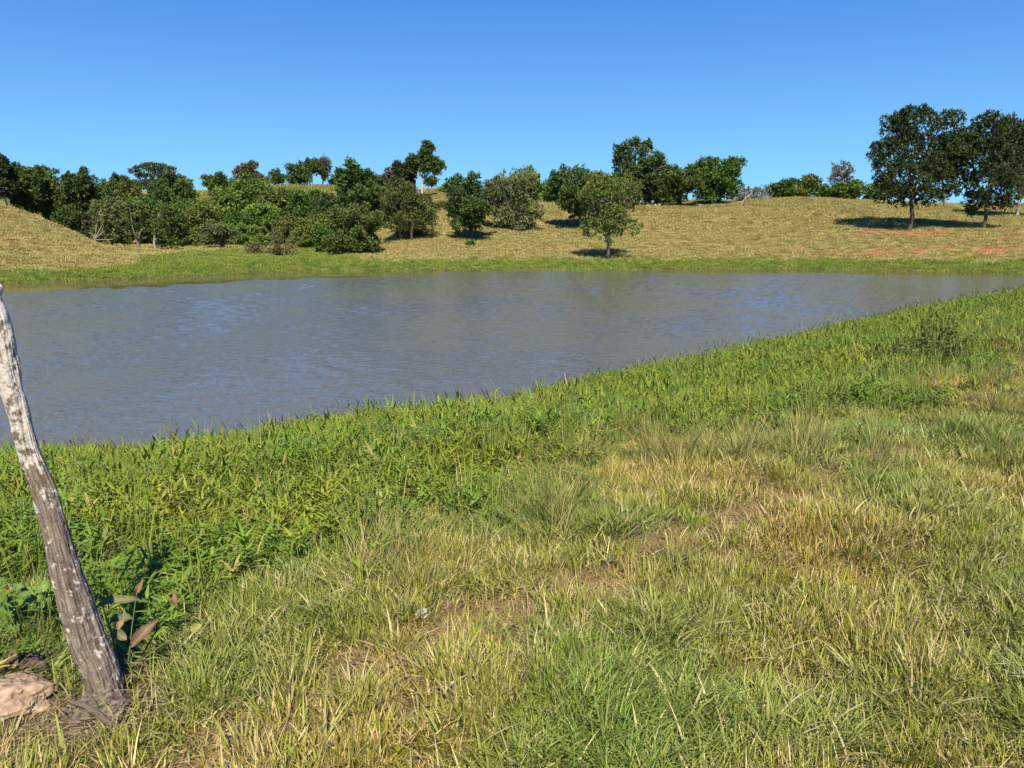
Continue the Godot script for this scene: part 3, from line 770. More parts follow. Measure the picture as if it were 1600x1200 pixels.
func build_grass() -> void:
	grass_mat = plain(0.55, 0.5, 0.3)
	straw_mat = plain(0.7, 0.25, 0.3)
	var white := Color(1, 1, 1)
	var g := lin(0.27, 0.295, 0.045)
	var gold := lin(0.52, 0.44, 0.20)
	rng.seed = 77
	# --- the dam's crest: short grazed pasture, green and straw mixed
	var crest := thing("pasture_grass", Vector3.ZERO, "short grazed grass, green mixed with straw, covering the dam's flat crest", "grass")
	crest.set_meta("kind", "stuff")
	var short_ := []
	for k in 5: short_.append([tuft(100 + k, 0.07, 42, 0.03, 0.095, 0.0060, 0.0, 0.95, 1.1, 0.20, g, gold, grass_mat), Strew.new()])
	var dry_ := []
	for k in 4: dry_.append([tuft(120 + k, 0.085, 34, 0.035, 0.12, 0.0044, 0.05, 1.25, 1.0, 0.60, g, gold, straw_mat), Strew.new()])
	var litter := []
	for k in 3: litter.append([tuft(140 + k, 0.10, 16, 0.025, 0.12, 0.0042, 1.15, 1.62, 0.5, 1.0, g, lin(0.46, 0.36, 0.18), straw_mat, 3), Strew.new()])
	var fine := []
	for k in 3: fine.append([tuft(150 + k, 0.07, 70, 0.22, 0.48, 0.0034, 0.05, 0.75, 1.1, 0.35, lin(0.23, 0.24, 0.065), lin(0.42, 0.35, 0.13), straw_mat, 4), Strew.new()])
	var soft := []
	for k in 3: soft.append([tuft(170 + k, 0.08, 36, 0.06, 0.19, 0.0058, 0.15, 1.0, 1.2, 0.04, lin(0.235, 0.275, 0.055), gold, grass_mat, 4), Strew.new()])
	var coarse := []
	for k in 4: coarse.append([tuft(180 + k, 0.06, 18, 0.07, 0.18, 0.0085, 0.05, 1.0, 1.1, 0.45, lin(0.30, 0.335, 0.075), lin(0.55, 0.48, 0.23), grass_mat, 4), Strew.new()])
	var d := 0.9
	while d < 48.0:
		var dens := 560.0 if d < 3.6 else (330.0 if d < 8 else (130.0 if d < 15 else 55.0))
		var big := 1.0 if d < 8 else (1.2 if d < 15 else 1.6)
		var step := 0.25 if d < 15 else 1.0
		var half := 0.72 * d + 1.6
		var cells := int(2 * half / step)
		for k in cells:
			var x0 := -half + k * step
			var q := sample(gq, x0 + step / 2, d + step / 2)
			if q < 4.6 or q > 22 or sample(gw, x0, d) < 0.5: continue
			var many := dens * step * step
			var cnt := int(many) + (1 if rng.randf() < many - int(many) else 0)
			for z in cnt:
				var x := x0 + rng.randf() * step
				var dd := d + rng.randf() * step
				var qq := sample(gq, x, dd)
				var edge := green_edge(x, dd)
				if qq < edge - 1.7: continue
				if qq < edge - 0.3 and rng.randf() > (qq - edge + 1.7) / 1.6: continue
				var y := ground_y(x, dd)
				var p := Vector3(x, y, -dd)
				var foot_of_post := Vector2(x + 1.36, dd - 2.28).length()
				if x < -1.42 and dd < 2.22 and rng.randf() < 0.75:
					if rng.randf() < 0.4: litter[rng.randi() % 3][1].put(p + Vector3(0, 0.01, 0), rng.randf() * TAU, 0.9, 0.9, shade(Color(1.0, 0.85, 0.75), rng.randf_range(0.6, 1.0)))
					continue
				if Vector2(x + 1.66, (dd - 2.27) * 1.1).length() < 0.15 or foot_of_post < 0.11: continue
				if foot_of_post < 0.24 and rng.randf() < 0.8:
					litter[rng.randi() % 3][1].put(p + Vector3(0, rng.randf_range(0.01, 0.06), 0), rng.randf() * TAU, rng.randf_range(0.6, 1.0), 0.8, shade(white, rng.randf_range(0.5, 0.95)), rng.randf_range(-0.4, 0.4))
					continue
				var pd := path_dist(x, dd)
				var big_n := n1.get_noise_2d(x * 11 + 40, dd * 11)
				var small_n := n2.get_noise_2d(x * 55, dd * 55 + 30)
				var bare := smoothstep(0.33, 0.10, pd + small_n * 0.24 + big_n * 0.08)
				if bare > 0.25 and rng.randf() < bare * 0.8:
					if rng.randf() < 0.95: litter[rng.randi() % 3][1].put(p + Vector3(0, 0.012, 0), rng.randf() * TAU, 0.9, 0.9, shade(Color(1.0, 0.88, 0.78), rng.randf_range(0.6, 1.05)))
					continue
				var tall := 0.75 + 0.85 * smoothstep(-0.35, 0.55, small_n + big_n * 0.4)
				var tone := shade(Color(1.0 + big_n * 0.35, 1.0 + small_n * 0.1, 0.95), rng.randf_range(0.78, 1.2))
				var yaw := rng.randf() * TAU
				var s := big * rng.randf_range(0.8, 1.2)
				var roll := rng.randf()
				var dryness := 0.28 + big_n * 0.55 + small_n * 0.40 + 0.08 * smoothstep(8.0, 12.0, qq)
				if roll < dryness * 0.75: dry_[rng.randi() % 4][1].put(p, yaw, s, s * tall, tone, rng.randf_range(-0.15, 0.15))
				elif roll < dryness * 0.75 + 0.05: litter[rng.randi() % 3][1].put(p + Vector3(0, rng.randf_range(0.01, 0.05), 0), yaw, s, s, tone, rng.randf_range(-0.3, 0.3))
				elif dryness < 0.18 and rng.randf() < 0.8: soft[rng.randi() % 3][1].put(p, yaw, s, s * tall, tone)
				else: short_[rng.randi() % 5][1].put(p, yaw, s, s * tall, tone, rng.randf_range(-0.15, 0.15))
				if rng.randf() < 0.08 + 0.26 * smoothstep(0.05, 0.4, n2.get_noise_2d(x * 38 + 70, dd * 38)):
					coarse[rng.randi() % 4][1].put(p, rng.randf() * TAU, s * rng.randf_range(0.7, 1.15), s * rng.randf_range(0.6, 1.1), shade(white, rng.randf_range(0.75, 1.1)))
				# tussocks of fine tall grass at the brow of the bank
				var brow := 1.0 - absf(qq - edge - 0.5) / 1.3
				if brow > 0 and not (x < -0.75 and dd < 3.4) and rng.randf() < 0.07 * brow * smoothstep(-0.1, 0.35, n1.get_noise_2d(x * 16 + 300, dd * 16)) * (1.0 if d < 15 else 2.0):
					fine[rng.randi() % 3][1].put(p, yaw, s * rng.randf_range(0.7, 1.1), s * rng.randf_range(0.6, 1.05), shade(white, rng.randf_range(0.8, 1.15)))
		d += step
	for k in short_: strewn("green_tufts", k[0], k[1], crest)
	for k in dry_: strewn("straw_tufts", k[0], k[1], crest)
	for k in litter: strewn("straw_litter", k[0], k[1], crest)
	for k in soft: strewn("soft_tufts", k[0], k[1], crest)
	for k in coarse: strewn("coarse_tufts", k[0], k[1], crest)
	for k in fine: strewn("fine_tussocks", k[0], k[1], crest)
	# --- the bank: lush broad-leaved grass down into the water
	var bank := thing("bank_grass", Vector3.ZERO, "lush bright green broad-leaved grass sloping down from the dam into the water", "grass")
	bank.set_meta("kind", "stuff")
	var lush := []
	for k in 7: lush.append([bank_plant(200 + k, 0.25 + 0.045 * (k % 4), 10, lin(0.185, 0.270, 0.028)), Strew.new()])
	var soft_bank := []
	for k in 3: soft_bank.append([tuft(260 + k, 0.07, 30, 0.10, 0.22, 0.0060, 0.05, 0.8, 1.0, 0.12, lin(0.20, 0.275, 0.045), lin(0.46, 0.40, 0.18), grass_mat, 3), Strew.new()])
	var reed := []
	for k in 2: reed.append([tuft(240 + k, 0.09, 22, 0.22, 0.5, 0.013, 0.1, 0.8, 1.3, 0.05, lin(0.10, 0.19, 0.04), lin(0.3, 0.28, 0.1), grass_mat, 4), Strew.new()])
	var stalk := []
	for k in 2: stalk.append([tuft(230 + k, 0.05, 5, 0.35, 0.75, 0.004, 0.05, 0.5, 0.5, 0.8, lin(0.2, 0.25, 0.08), lin(0.42, 0.36, 0.18), straw_mat, 4), Strew.new()])
	d = 1.2
	while d < 52.0:
		var dens := 270.0 if d < 6 else (185.0 if d < 11 else (125.0 if d < 18 else (80.0 if d < 28 else 42.0)))
		var big := 1.0 if d < 18 else (1.12 if d < 28 else 1.35)
		var step := 0.5 if d < 18 else 1.0
		var half := 0.74 * d + 1.8
		for k in int(2 * half / step):
			var x0 := -half + k * step
			var q := sample(gq, x0 + step / 2, d + step / 2)
			if q < -1.2 or q > 9.5 or sample(gw, x0, d) < 0.5: continue
			var many := dens * step * step
			for z in int(many + rng.randf()):
				var x := x0 + rng.randf() * step
				var dd := d + rng.randf() * step
				var qq := sample(gq, x, dd)
				var wet_edge := -0.35 + n2.get_noise_2d(x * 45, dd * 45) * 1.1 + n1.get_noise_2d(x * 10, dd * 10) * 0.5
				var edge := green_edge(x, dd)
				if qq < wet_edge or qq > edge + 0.5: continue
				if qq > edge - 1.9 and rng.randf() < (qq - edge + 1.9) * 0.42: continue
				if Vector2(x + 1.66, dd - 2.2).length() < 0.30 or Vector2(x + 1.36, dd - 2.25).length() < 0.2: continue
				var lift := 1.0 + 0.6 * n2.get_noise_2d(x * 25, dd * 25) + 0.3 * n2.get_noise_2d(x * 80, dd * 80) - 0.55 * smoothstep(edge - 2.2, edge + 0.2, qq) - 0.2 * smoothstep(1.0, 0.0, qq)
				var yel := n1.get_noise_2d(x * 13 + 500, dd * 13) + 0.5 * n2.get_noise_2d(x * 40 + 9, dd * 40)
				var near_water := smoothstep(1.6, 0.0, qq)
				yel = clampf(yel, -0.22, 0.5)
				var c := Color(1.0 + yel * 0.8 - near_water * 0.1, 1.0 + yel * 0.18 - near_water * 0.08, 1.0 + near_water * 0.1)
				c = shade(c, rng.randf_range(0.78, 1.2))
				if rng.randf() < 0.05: c = shade(Color(2.1, 1.25, 3.0), rng.randf_range(0.7, 1.1))
				var y := maxf(ground_y(x, dd), -0.12)
				if rng.randf() < 0.16: soft_bank[rng.randi() % 3][1].put(Vector3(x, y, -dd), rng.randf() * TAU, 1.2, rng.randf_range(1.4, 2.6), shade(white, rng.randf_range(0.75, 1.15)))
				lush[rng.randi() % 7][1].put(Vector3(x, y, -dd), rng.randf() * TAU, big * rng.randf_range(0.85, 1.2), big * lift * rng.randf_range(0.8, 1.2), c, rng.randf_range(-0.25, 0.25))
				if near_water > 0.55 and rng.randf() < (0.12 if x < -2.0 else 0.025):
					reed[rng.randi() % 2][1].put(Vector3(x, y, -dd), rng.randf() * TAU, 1.0, rng.randf_range(0.7, 1.1), shade(white, rng.randf_range(0.7, 1.15)))
				if rng.randf() < 0.012 + 0.02 * near_water:
					stalk[rng.randi() % 2][1].put(Vector3(x, y, -dd), rng.randf() * TAU, 1.0, rng.randf_range(0.7, 1.1), shade(white, rng.randf_range(0.7, 1.1)))
		d += step
	for k in lush: strewn("leafy_stems", k[0], k[1], bank)
	for k in soft_bank: strewn("fine_bank_tufts", k[0], k[1], bank)
	for k in reed: strewn("arching_blades", k[0], k[1], bank)
	for k in stalk: strewn("seed_stalks", k[0], k[1], bank)
	# --- the far side: lime green marsh along the water, golden pasture up the hills
	var marsh := thing("marsh_grass", Vector3.ZERO, "lime green marsh grass along the pond's far waterline", "grass")
	marsh.set_meta("kind", "stuff")
	var hill := thing("hill_grass", Vector3.ZERO, "dry golden pasture grass over the hills beyond the pond", "grass")
	hill.set_meta("kind", "stuff")
	var wetg := []
	for k in 3: wetg.append([tuft(300 + k, 0.30, 34, 0.16, 0.42, 0.030, 0.05, 0.7, 0.8, 0.1, lin(0.215, 0.295, 0.045), lin(0.42, 0.36, 0.12), straw_mat), Strew.new()])
	var dryg := []
	for k in 4: dryg.append([tuft(320 + k, 0.40, 30, 0.12, 0.36, 0.034, 0.15, 1.1, 0.8, 0.66, lin(0.33, 0.345, 0.10), lin(0.54, 0.46, 0.19), straw_mat), Strew.new()])
	var ridge := []
	for k in 2: ridge.append([tuft(340 + k, 0.40, 30, 0.12, 0.36, 0.034, 0.15, 1.1, 0.8, 0.4, lin(0.26, 0.31, 0.075), lin(0.46, 0.40, 0.13), straw_mat), Strew.new()])
	d = 36.0
	while d < 200.0:
		var step := 1.0 if d < 110 else 2.0
		var dens := 12.0 if d < 75 else (8.0 if d < 110 else 1.5)
		var big := 0.72 if d < 75 else (0.9 if d < 110 else 1.9)
		var half := 0.95 * d + 4
		for k in int(2 * half / step):
			var x0 := -half + k * step
			if sample(gw, x0, d) > 0.5: continue
			var many := dens * step * step
			for z in int(many + rng.randf()):
				var x := x0 + rng.randf() * step
				var dd := d + rng.randf() * step
				var q := sample(gq, x, dd)
				if q < -0.45 + n2.get_noise_2d(x * 26, dd * 26) * 1.3: continue
				var e := n1.get_noise_2d(x * 7, dd * 7)
				var e2 := n2.get_noise_2d(x * 14, dd * 14)
				if dd < 80 and x > 15 and rng.randf() < red_earth(x, dd) * 0.88: continue
				var p := Vector3(x, ground_y(x, dd), -dd)
				var yaw := rng.randf() * TAU
				var flat := (1.0 - smoothstep(-16.0, -11.0, x)) * smoothstep(-30.0, -24.0, x - (dd - 60) * -0.45)
				var wet := 4.2 + e * 3.0 + 22.0 * flat
				if q < wet + e2 * 1.5 and not (x < -20 and dd > 90):
					var c := Color(1.0 + e * 0.35 + e2 * 0.25, 1.0 + e2 * 0.12, 1.0)
					wetg[rng.randi() % 3][1].put(p, yaw, big * rng.randf_range(0.7, 1.2), big * rng.randf_range(0.6, 1.2) * (0.6 if flat > 0.5 and q > 7 else 1.0), shade(c, rng.randf_range(0.75, 1.15)))
				elif dd < 125 or (x < -25 and rng.randf() < 0.9):
					var c := Color(1.0 + e2 * 0.15, 1.0 + e * 0.12, 0.95)
					c = shade(c, rng.randf_range(0.82, 1.14) * (1.0 - 0.28 * smoothstep(0.1, 0.45, e2 + e * 0.5 + rng.randf_range(-0.1, 0.1))))
					(ridge if dd > 125 else dryg)[rng.randi() % (2 if dd > 125 else 4)][1].put(p, yaw, big * rng.randf_range(0.7, 1.25), big * rng.randf_range(0.55, 1.2) * (1.0 + maxf(e2, 0) * 0.7), c)
		d += step
	for k in wetg: strewn("marsh_tufts", k[0], k[1], marsh)
	for k in dryg: strewn("pasture_tufts", k[0], k[1], hill)
	for k in ridge: strewn("ridge_tufts", k[0], k[1], hill)
	print("grass: crest ", crest.get_child_count(), " hill ", dryg[0][1].count() * 4, " lush ", lush[0][1].count() * 7, " short ", short_[0][1].count() * 5, " dry ", dry_[0][1].count() * 4)

# ------------------------------------------------------------------ small things near by
func lump(sd: int, r: Vector3, rough: float, c1: Color, c2: Color, mat: Material, rings := 20, sides := 30) -> ArrayMesh:
	var f := FastNoiseLite.new()
	f.seed = sd
	f.frequency = 0.9
	f.fractal_octaves = 4
	var b := MB.new()
	for j in rings + 1:
		var a := PI * j / rings
		for i in sides:
			var g := TAU * i / sides
			var o := Vector3(sin(a) * cos(g), cos(a), sin(a) * sin(g))
			var n := f.get_noise_3dv(o * 1.6)
			var n_b := f.get_noise_3dv(o * 5.0 + Vector3(7, 3, 1))
			b.v.append(o * r * (1 + rough * n + rough * 0.4 * n_b))
			b.c.append(shade(pick(c1, c2, 0.5 + 1.6 * n_b), 1 + 0.5 * f.get_noise_3dv(o * 11.0)))
	for j in rings:
		for i in sides:
			var p := j * sides + i
			var q := j * sides + (i + 1) % sides
			b.i.append_array(PackedInt32Array([p, q, q + sides, p, q + sides, p + sides]))
	var st := SurfaceTool.new()
	st.create_from(b.mesh(mat), 0)
	st.generate_normals()
	var m := st.commit()
	m.surface_set_material(0, mat)
	return m

const POST := [[168, 1110, 38], [163, 1078, 36], [155, 1045, 33], [136, 1000, 34], [121, 950, 31], [107, 905, 28.5], [92, 850, 24], [79, 800, 22], [68, 765, 21], [46, 707, 18], [31, 655, 18], [20, 610, 19.5], [9, 560, 20], [2, 520, 20], [-5, 488, 17], [-9, 470, 12], [-7, 458, 9], [-4, 449, 9], [-5, 443, 5]]

func build_post() -> void:
	var dep := 2.33
	var f := FastNoiseLite.new()
	f.seed = 31
	f.frequency = 1.0
	f.fractal_octaves = 4
	var curve := Curve3D.new()
	curve.bake_interval = 0.01
	var foot := at(163, 1078, dep)
	foot.y = ground_y(foot.x, dep)
	var pts := []
	for k in POST: pts.append(at(k[0], k[1], dep))
	var rings := 400
	var sides := 96
	var b := MB.new()
	for j in rings + 1:
		var t := j / float(rings) * (POST.size() - 1)
		var k := mini(int(t), POST.size() - 2)
		var fr := t - k
		var p0: Vector3 = pts[maxi(k - 1, 0)]
		var p3: Vector3 = pts[mini(k + 2, pts.size() - 1)]
		var c: Vector3 = (pts[k] as Vector3).cubic_interpolate(pts[k + 1], p0, p3, fr)
		var r := lerpf(POST[k][2], POST[k + 1][2], fr) * dep / F * 0.84
		var along: Vector3 = ((pts[k + 1] as Vector3) - pts[k]).normalized()
		var x := along.cross(Vector3.BACK).normalized()
		var z := x.cross(along)
		if j == rings: r = 0.001
		var hh := c.y - foot.y
		for i in sides:
			var g := TAU * i / sides
			var o := x * cos(g) + z * sin(g)
			var s3 := Vector3(cos(g) * 2.2, hh * 1.6, sin(g) * 2.2)
			var ridge := f.get_noise_3dv(s3 * Vector3(1.6, 0.7, 1.6))
			var crack := f.get_noise_3dv(Vector3(cos(g) * 7, hh * 1.4 + g * 0.4, sin(g) * 7) + Vector3(50, 0, 0))
			var knob := f.get_noise_3dv(c * 9.0 + o * 0.9)
			var groove := 1.0 - smoothstep(0.0, 0.075, absf(crack))
			var grain := f.get_noise_3dv((c - foot + o * r) * 26.0)
			var disp := 1 + 0.15 * ridge - 0.09 * groove + 0.14 * knob * smoothstep(0.5, 1.0, hh) + 0.08 * knob + 0.06 * grain
			b.v.append(c + o * r * disp - foot)
			var fibre := f.get_noise_3dv(Vector3(cos(g) * 16, hh * 5, sin(g) * 16))
			var col := pick(lin(0.14, 0.11, 0.087), lin(0.32, 0.265, 0.21), 0.5 + 1.5 * fibre)
			col = pick(col, lin(0.05, 0.038, 0.03), groove * 0.75)
			# pale lichen: a few crusts low down, almost a coat towards the top
			var spot := c - foot + o * r
			var li := f.get_noise_3dv(spot * 22.0 + Vector3(0, 20, 0)) + 0.6 * f.get_noise_3dv(spot * 70.0)
			var level := lerpf(0.47, -0.30, smoothstep(0.62, 1.1, hh))
			if cos(g) < -0.6: level -= 0.18
			if cos(g) > 0.75: level -= 0.14
			col = pick(col, shade(lin(0.66, 0.61, 0.53), 0.9 + 0.3 * fibre), smoothstep(level, level + 0.10, li))
			var moss := f.get_noise_3dv(Vector3(cos(g) * 3, hh * 7, sin(g) * 3) + Vector3(9, 60, 4))
			if hh > 0.6: col = pick(col, lin(0.20, 0.145, 0.045), smoothstep(0.28, 0.42, moss) * 0.8)
			b.c.append(col)
	for j in rings:
		for i in sides:
			var p := j * sides + i
			var q := j * sides + (i + 1) % sides
			b.i.append_array(PackedInt32Array([p, p + sides, q + sides, p, q + sides, q]))
	var mat := plain(0.92, 0.0, 0.25)
	mat.uv1_triplanar = true
	mat.uv1_scale = Vector3(5, 5, 5)
	mat.normal_enabled = true
	mat.normal_texture = noise_tex(0.028, 512, 5, 44, true, 22.0)
	mat.normal_scale = 0.3
	var st := SurfaceTool.new()
	st.create_from(b.mesh(mat), 0)
	st.generate_normals()
	var m := st.commit()
	m.surface_set_material(0, mat)
	var o := thing("fence_post", foot, "leaning weathered grey fence post crusted with white lichen", "post")
	part("trunk", m, o)
	# old root flare and lump of wood at the foot
	var rt := at(150, 1078, dep - 0.09)
	var root_ := thing("old_stump", Vector3(rt.x, ground_y(rt.x, dep - 0.1), rt.z), "mottled lump of old wood at the foot of the leaning post", "stump")
	part("stump_body", lump(8, Vector3(0.095, 0.055, 0.07), 0.38, lin(0.06, 0.05, 0.04), lin(0.26, 0.215, 0.17), mat, 40, 60), root_)
	b = MB.new()
	b.tube([Vector3(-0.07, 0.055, 0.03), Vector3(-0.01, 0.06, 0.055), Vector3(0.05, 0.035, 0.075), Vector3(0.11, -0.005, 0.095)], [0.006, 0.010, 0.011, 0.005], 9, lin(0.15, 0.12, 0.09))
	part("root", b.mesh(mat), root_)
	# pale boulder and the dark clod behind it
	var bo := at(2, 1062, 2.32)
	var s := thing("sandy_boulder", Vector3(bo.x - 0.02, ground_y(bo.x, 2.32) + 0.0, -2.32), "pale sandy boulder half buried in grass beside the post", "boulder")
	part("stone", lump(15, Vector3(0.17, 0.062, 0.13), 0.30, lin(0.30, 0.20, 0.135), lin(0.52, 0.39, 0.275), mat, 48, 72), s)
	bo = at(25, 1012, 2.48)
	s = thing("earth_clod", Vector3(bo.x, ground_y(bo.x, 2.48) + 0.0, -2.48), "dark brown clod of earth behind the pale sandy boulder", "clod")
	part("earth", lump(16, Vector3(0.10, 0.085, 0.06), 0.4, lin(0.07, 0.05, 0.04), lin(0.16, 0.115, 0.09), mat), s)
	# a chip of pale stone on the path
	bo = at(662, 1001, 2.75)
	s = thing("pale_stone", Vector3(bo.x, ground_y(bo.x, 2.75) + 0.015, -2.75), "small whitish flat stone lying in the grass at the path's end", "stone")
	part("stone", lump(17, Vector3(0.032, 0.02, 0.022), 0.35, lin(0.45, 0.40, 0.36), lin(0.66, 0.6, 0.55), mat, 10, 14), s)
	# white stones on the hill crest
	var k := 0
	for w in [[1012, 324, 0.3, "long whitish stone"], [1024, 323, 0.2, "small white stone"], [1031, 322, 0.27, "brightest white stone"]]:
		var wp := at(w[0], w[1], 96)
		s = thing("white_stone", Vector3(wp.x, ground_y(wp.x, 96) + 0.08, -96), w[3] + " under the low dark tree on the hill crest", "stone", "white stones on the crest")
		part("stone", lump(40 + k, Vector3(w[2], 0.2, 0.2), 0.3, lin(0.3, 0.28, 0.25), lin(0.5, 0.48, 0.44), mat, 8, 12), s)
		k += 1

# a curved leaf with a midrib fold: foot, tip, width, how far it sags
func broad_leaf(a: Vector3, e: Vector3, w: float, sag: float, col: Color, face := Vector3.UP) -> ArrayMesh:
	var b := MB.new()
	var t := (e - a).normalized()
	var side := t.cross(face).normalized()
	var up := side.cross(t).normalized()
	var N := 10
	for j in N + 1:
		var f := j / float(N)
		var c := a.lerp(e, f) + up * sag * 4 * f * (1 - f)
		var ww := w * 0.5 * pow(sin(PI * pow(f, 0.8)), 0.75) if j > 0 and j < N else 0.0008
		var fold := up * ww * (0.55 + 0.35 * sin(f * 9.0 + w * 300.0))
		b.v.append(c - side * ww + fold); b.v.append(c - side * ww * 0.08); b.v.append(c + side * ww * 0.08); b.v.append(c + side * ww + fold)
		for k in 4:
			var cc := shade(col, rng.randf_range(0.82, 1.15))
			b.c.append(pick(cc, lin(0.42, 0.34, 0.2), 0.4) if k == 1 or k == 2 else cc)
	for j in N:
		for k in 3:
			var p := j * 4 + k
			b.i.append_array(PackedInt32Array([p, p + 1, p + 5, p, p + 5, p + 4]))
	return b.mesh(grass_mat)

func build_plants() -> void:
	rng.seed = 901
	# the large-leaved weed in the shadow of the post
	var dep := 2.5
	var ft := at(192, 1020, dep)
	ft.y = ground_y(ft.x, dep)
	var w := thing("large_leaved_weed", ft, "weed with big brown and green drooping leaves growing against the post", "weed")
	for l in [[[204, 1012, 2.42], [254, 962, 2.50], 0.055, 0.012, lin(0.14, 0.075, 0.04), Vector3(0.3, 1, 0.9)],
			[[150, 948, 2.52], [232, 938, 2.60], 0.055, 0.02, lin(0.13, 0.15, 0.04), Vector3(0, 1, 0.6)],
			[[212, 928, 2.60], [225, 900, 2.62], 0.030, 0.004, lin(0.24, 0.12, 0.06), Vector3(0.4, 0.2, 1)],
			[[276, 948, 2.60], [271, 918, 2.62], 0.026, 0.004, lin(0.2, 0.11, 0.055), Vector3(0.2, 0.2, 1)],
			[[198, 1000, 2.45], [172, 985, 2.48], 0.045, 0.01, lin(0.12, 0.125, 0.055), Vector3(0, 1, 0.7)],
			[[184, 985, 2.46], [194, 962, 2.5], 0.03, 0.005, lin(0.27, 0.16, 0.08), Vector3(0.2, 0.3, 1)],
			[[298, 985, 2.5], [318, 975, 2.5], 0.042, 0.006, lin(0.36, 0.36, 0.05), Vector3(0.1, 0.7, 1)],
			[[170, 975, 2.5], [215, 968, 2.56], 0.06, 0.015, lin(0.10, 0.15, 0.04), Vector3(0, 1, 0.5)]]:
		part("leaf", broad_leaf(at(l[0][0], l[0][1], l[0][2]) - ft, (at(l[1][0], l[1][1], l[1][2]) - ft).lerp(at(l[0][0], l[0][1], l[0][2]) - ft, 0.12), l[2] * 0.72, l[3], l[4], l[5]), w)
	for s in [[192, 1040, 196, 985], [205, 1040, 206, 1010], [200, 1040, 214, 925], [212, 1040, 275, 946], [206, 1042, 300, 984], [185, 1030, 160, 946]]:
		var b := MB.new()
		var a := at(s[0], s[1], 2.47) - ft
		var e := at(s[2], s[3], 2.52) - ft
		b.tube([a, a.lerp(e, 0.5) + Vector3(0, 0.012, 0), e], [0.0032, 0.0026, 0.0018], 6, lin(0.13, 0.16, 0.06))
		part("stem", b.mesh(bark), w)
	# round-leaved weed beyond the boulder
	var fp := at(35, 1000, 2.75)
	fp.y = ground_y(fp.x, 2.75)
	w = thing("round_leaved_weed", fp, "low weed with round glossy green leaves behind the sandy boulder", "weed")
	var gl := plain(0.5, 0.45, 0.3)
	for k in 46:
		var u := rng.randf_range(-8, 84)
		var v := rng.randf_range(905, 1000)
		var dd := rng.randf_range(2.62, 2.9)
		var c := at(u, v, dd) - fp
		var b := MB.new()
		var nrm := (Vector3(0, 1, 0.5) + dir3() * 0.6).normalized()
		var x := nrm.cross(dir3()).normalized()
		var z := x.cross(nrm)
		var r := rng.randf_range(0.016, 0.032)
		var col := shade(lin(0.13, 0.225, 0.04), rng.randf_range(0.8, 1.25))
		b.v.append(c - nrm * r * 0.25); b.n.append(nrm); b.c.append(shade(col, 1.15))
		for q in 10:
			var g := TAU * q / 10
			var rr := r * (1.15 if q == 0 else 1.0)
			b.v.append(c + x * cos(g) * rr + z * sin(g) * rr * 0.85); b.n.append((nrm + (x * cos(g) + z * sin(g)) * 0.3).normalized()); b.c.append(col)
			b.i.append_array(PackedInt32Array([0, 1 + q, 1 + (q + 1) % 10]))
		b.n.clear()
		part("leaf", b.mesh(gl), w)
	var bs := MB.new()
	for k in 14:
		var a := Vector3(rng.randf_range(-0.10, 0.12), -0.02, rng.randf_range(-0.1, 0.1))
		var e := a + Vector3(rng.randf_range(-0.06, 0.06), rng.randf_range(0.1, 0.24), rng.randf_range(-0.05, 0.08))
		bs.tube([a, a.lerp(e, 0.5), e], [0.003, 0.0025, 0.002], 5, lin(0.12, 0.17, 0.06))
	var st := part("stems", bs.mesh(bark), w)
	st.set_meta("kind", "stuff")
	# dark leafy weeds on the bank
	for p in [[1432, 556, 9.6, 1.15, 0.42, 620, "widest dark leafy weed clump on the bank, a spike rising from it"], [1462, 540, 9.9, 0.30, 0.66, 150, "brownish upright leafy spike rising out of the dark weed clump"], [1270, 640, 7.0, 0.5, 0.16, 170, "dark leafy weed low on the bank between wide clump and tussocks"], [1170, 700, 6.0, 0.36, 0.14, 110, "dark leafy weed over a shaded hollow beside a fine grass tussock"], [1395, 590, 8.6, 0.6, 0.2, 220, "smaller dark leafy weed in front of the widest clump"]]:
		var a := at(p[0], p[1], p[2])
		var foot := Vector3(a.x, ground_y(a.x, p[2]), a.z)
		var o := thing("leafy_weed", foot, p[6], "weed", "dark leafy weeds on the bank")
		var b := MB.new()
		var sb := MB.new()
		for k in int(p[5] / 4.5):
			var ang := rng.randf() * TAU
			var rad: float = p[3] * 0.5 * sqrt(rng.randf())
			var root := Vector3(cos(ang) * rad, 0, sin(ang) * rad * 0.7)
			root.y = ground_y(foot.x + root.x, -(foot.z + root.z)) - foot.y - 0.03
			var tip := root + Vector3(cos(ang) * 0.1, p[4] * rng.randf_range(0.5, 1.0) * (1 - 0.35 * rad / p[3]) + 0.08, sin(ang) * 0.1)
			sb.tube([root, root.lerp(tip, 0.5) + dir3() * 0.02, tip], [0.005, 0.004, 0.002], 5, lin(0.10, 0.075, 0.05))
			for q in 9:
				var c := root.lerp(tip, rng.randf_range(0.35, 1.0))
				var t := (dir3() + Vector3(0, 0.3, 0)).normalized()
				var l := rng.randf_range(0.03, 0.055)
				b.leaf(c, t * l, t.cross(dir3()).normalized() * l * 0.32, shade(lin(0.11, 0.165, 0.036), rng.randf_range(0.6, 1.5)))
		part("stems", sb.mesh(bark), o)
		part("foliage", b.mesh(grass_mat), o)
	# reddish seed heads nodding over the brow
	for p in [[662, 776, 4.75, 1.0, "upper reddish grass seed head nodding flat over the bank's brow"], [627, 792, 4.65, -0.7, "curved reddish grass seed head beside the flat nodding one"], [757, 792, 4.7, 0.6, "dark reddish seed head slanting up out of straw-coloured grass"], [716, 802, 4.6, 0.5, "brown shrivelled seed head low in the straw by the slanting one"]]:
		var c := at(p[0], p[1], p[2])
		var gy := ground_y(c.x, p[2])
		var o := thing("seed_head", Vector3(c.x - 0.12 * signf(p[3]), gy, c.z), p[4], "grass head")
		var rel := c - o.position
		var b := MB.new()
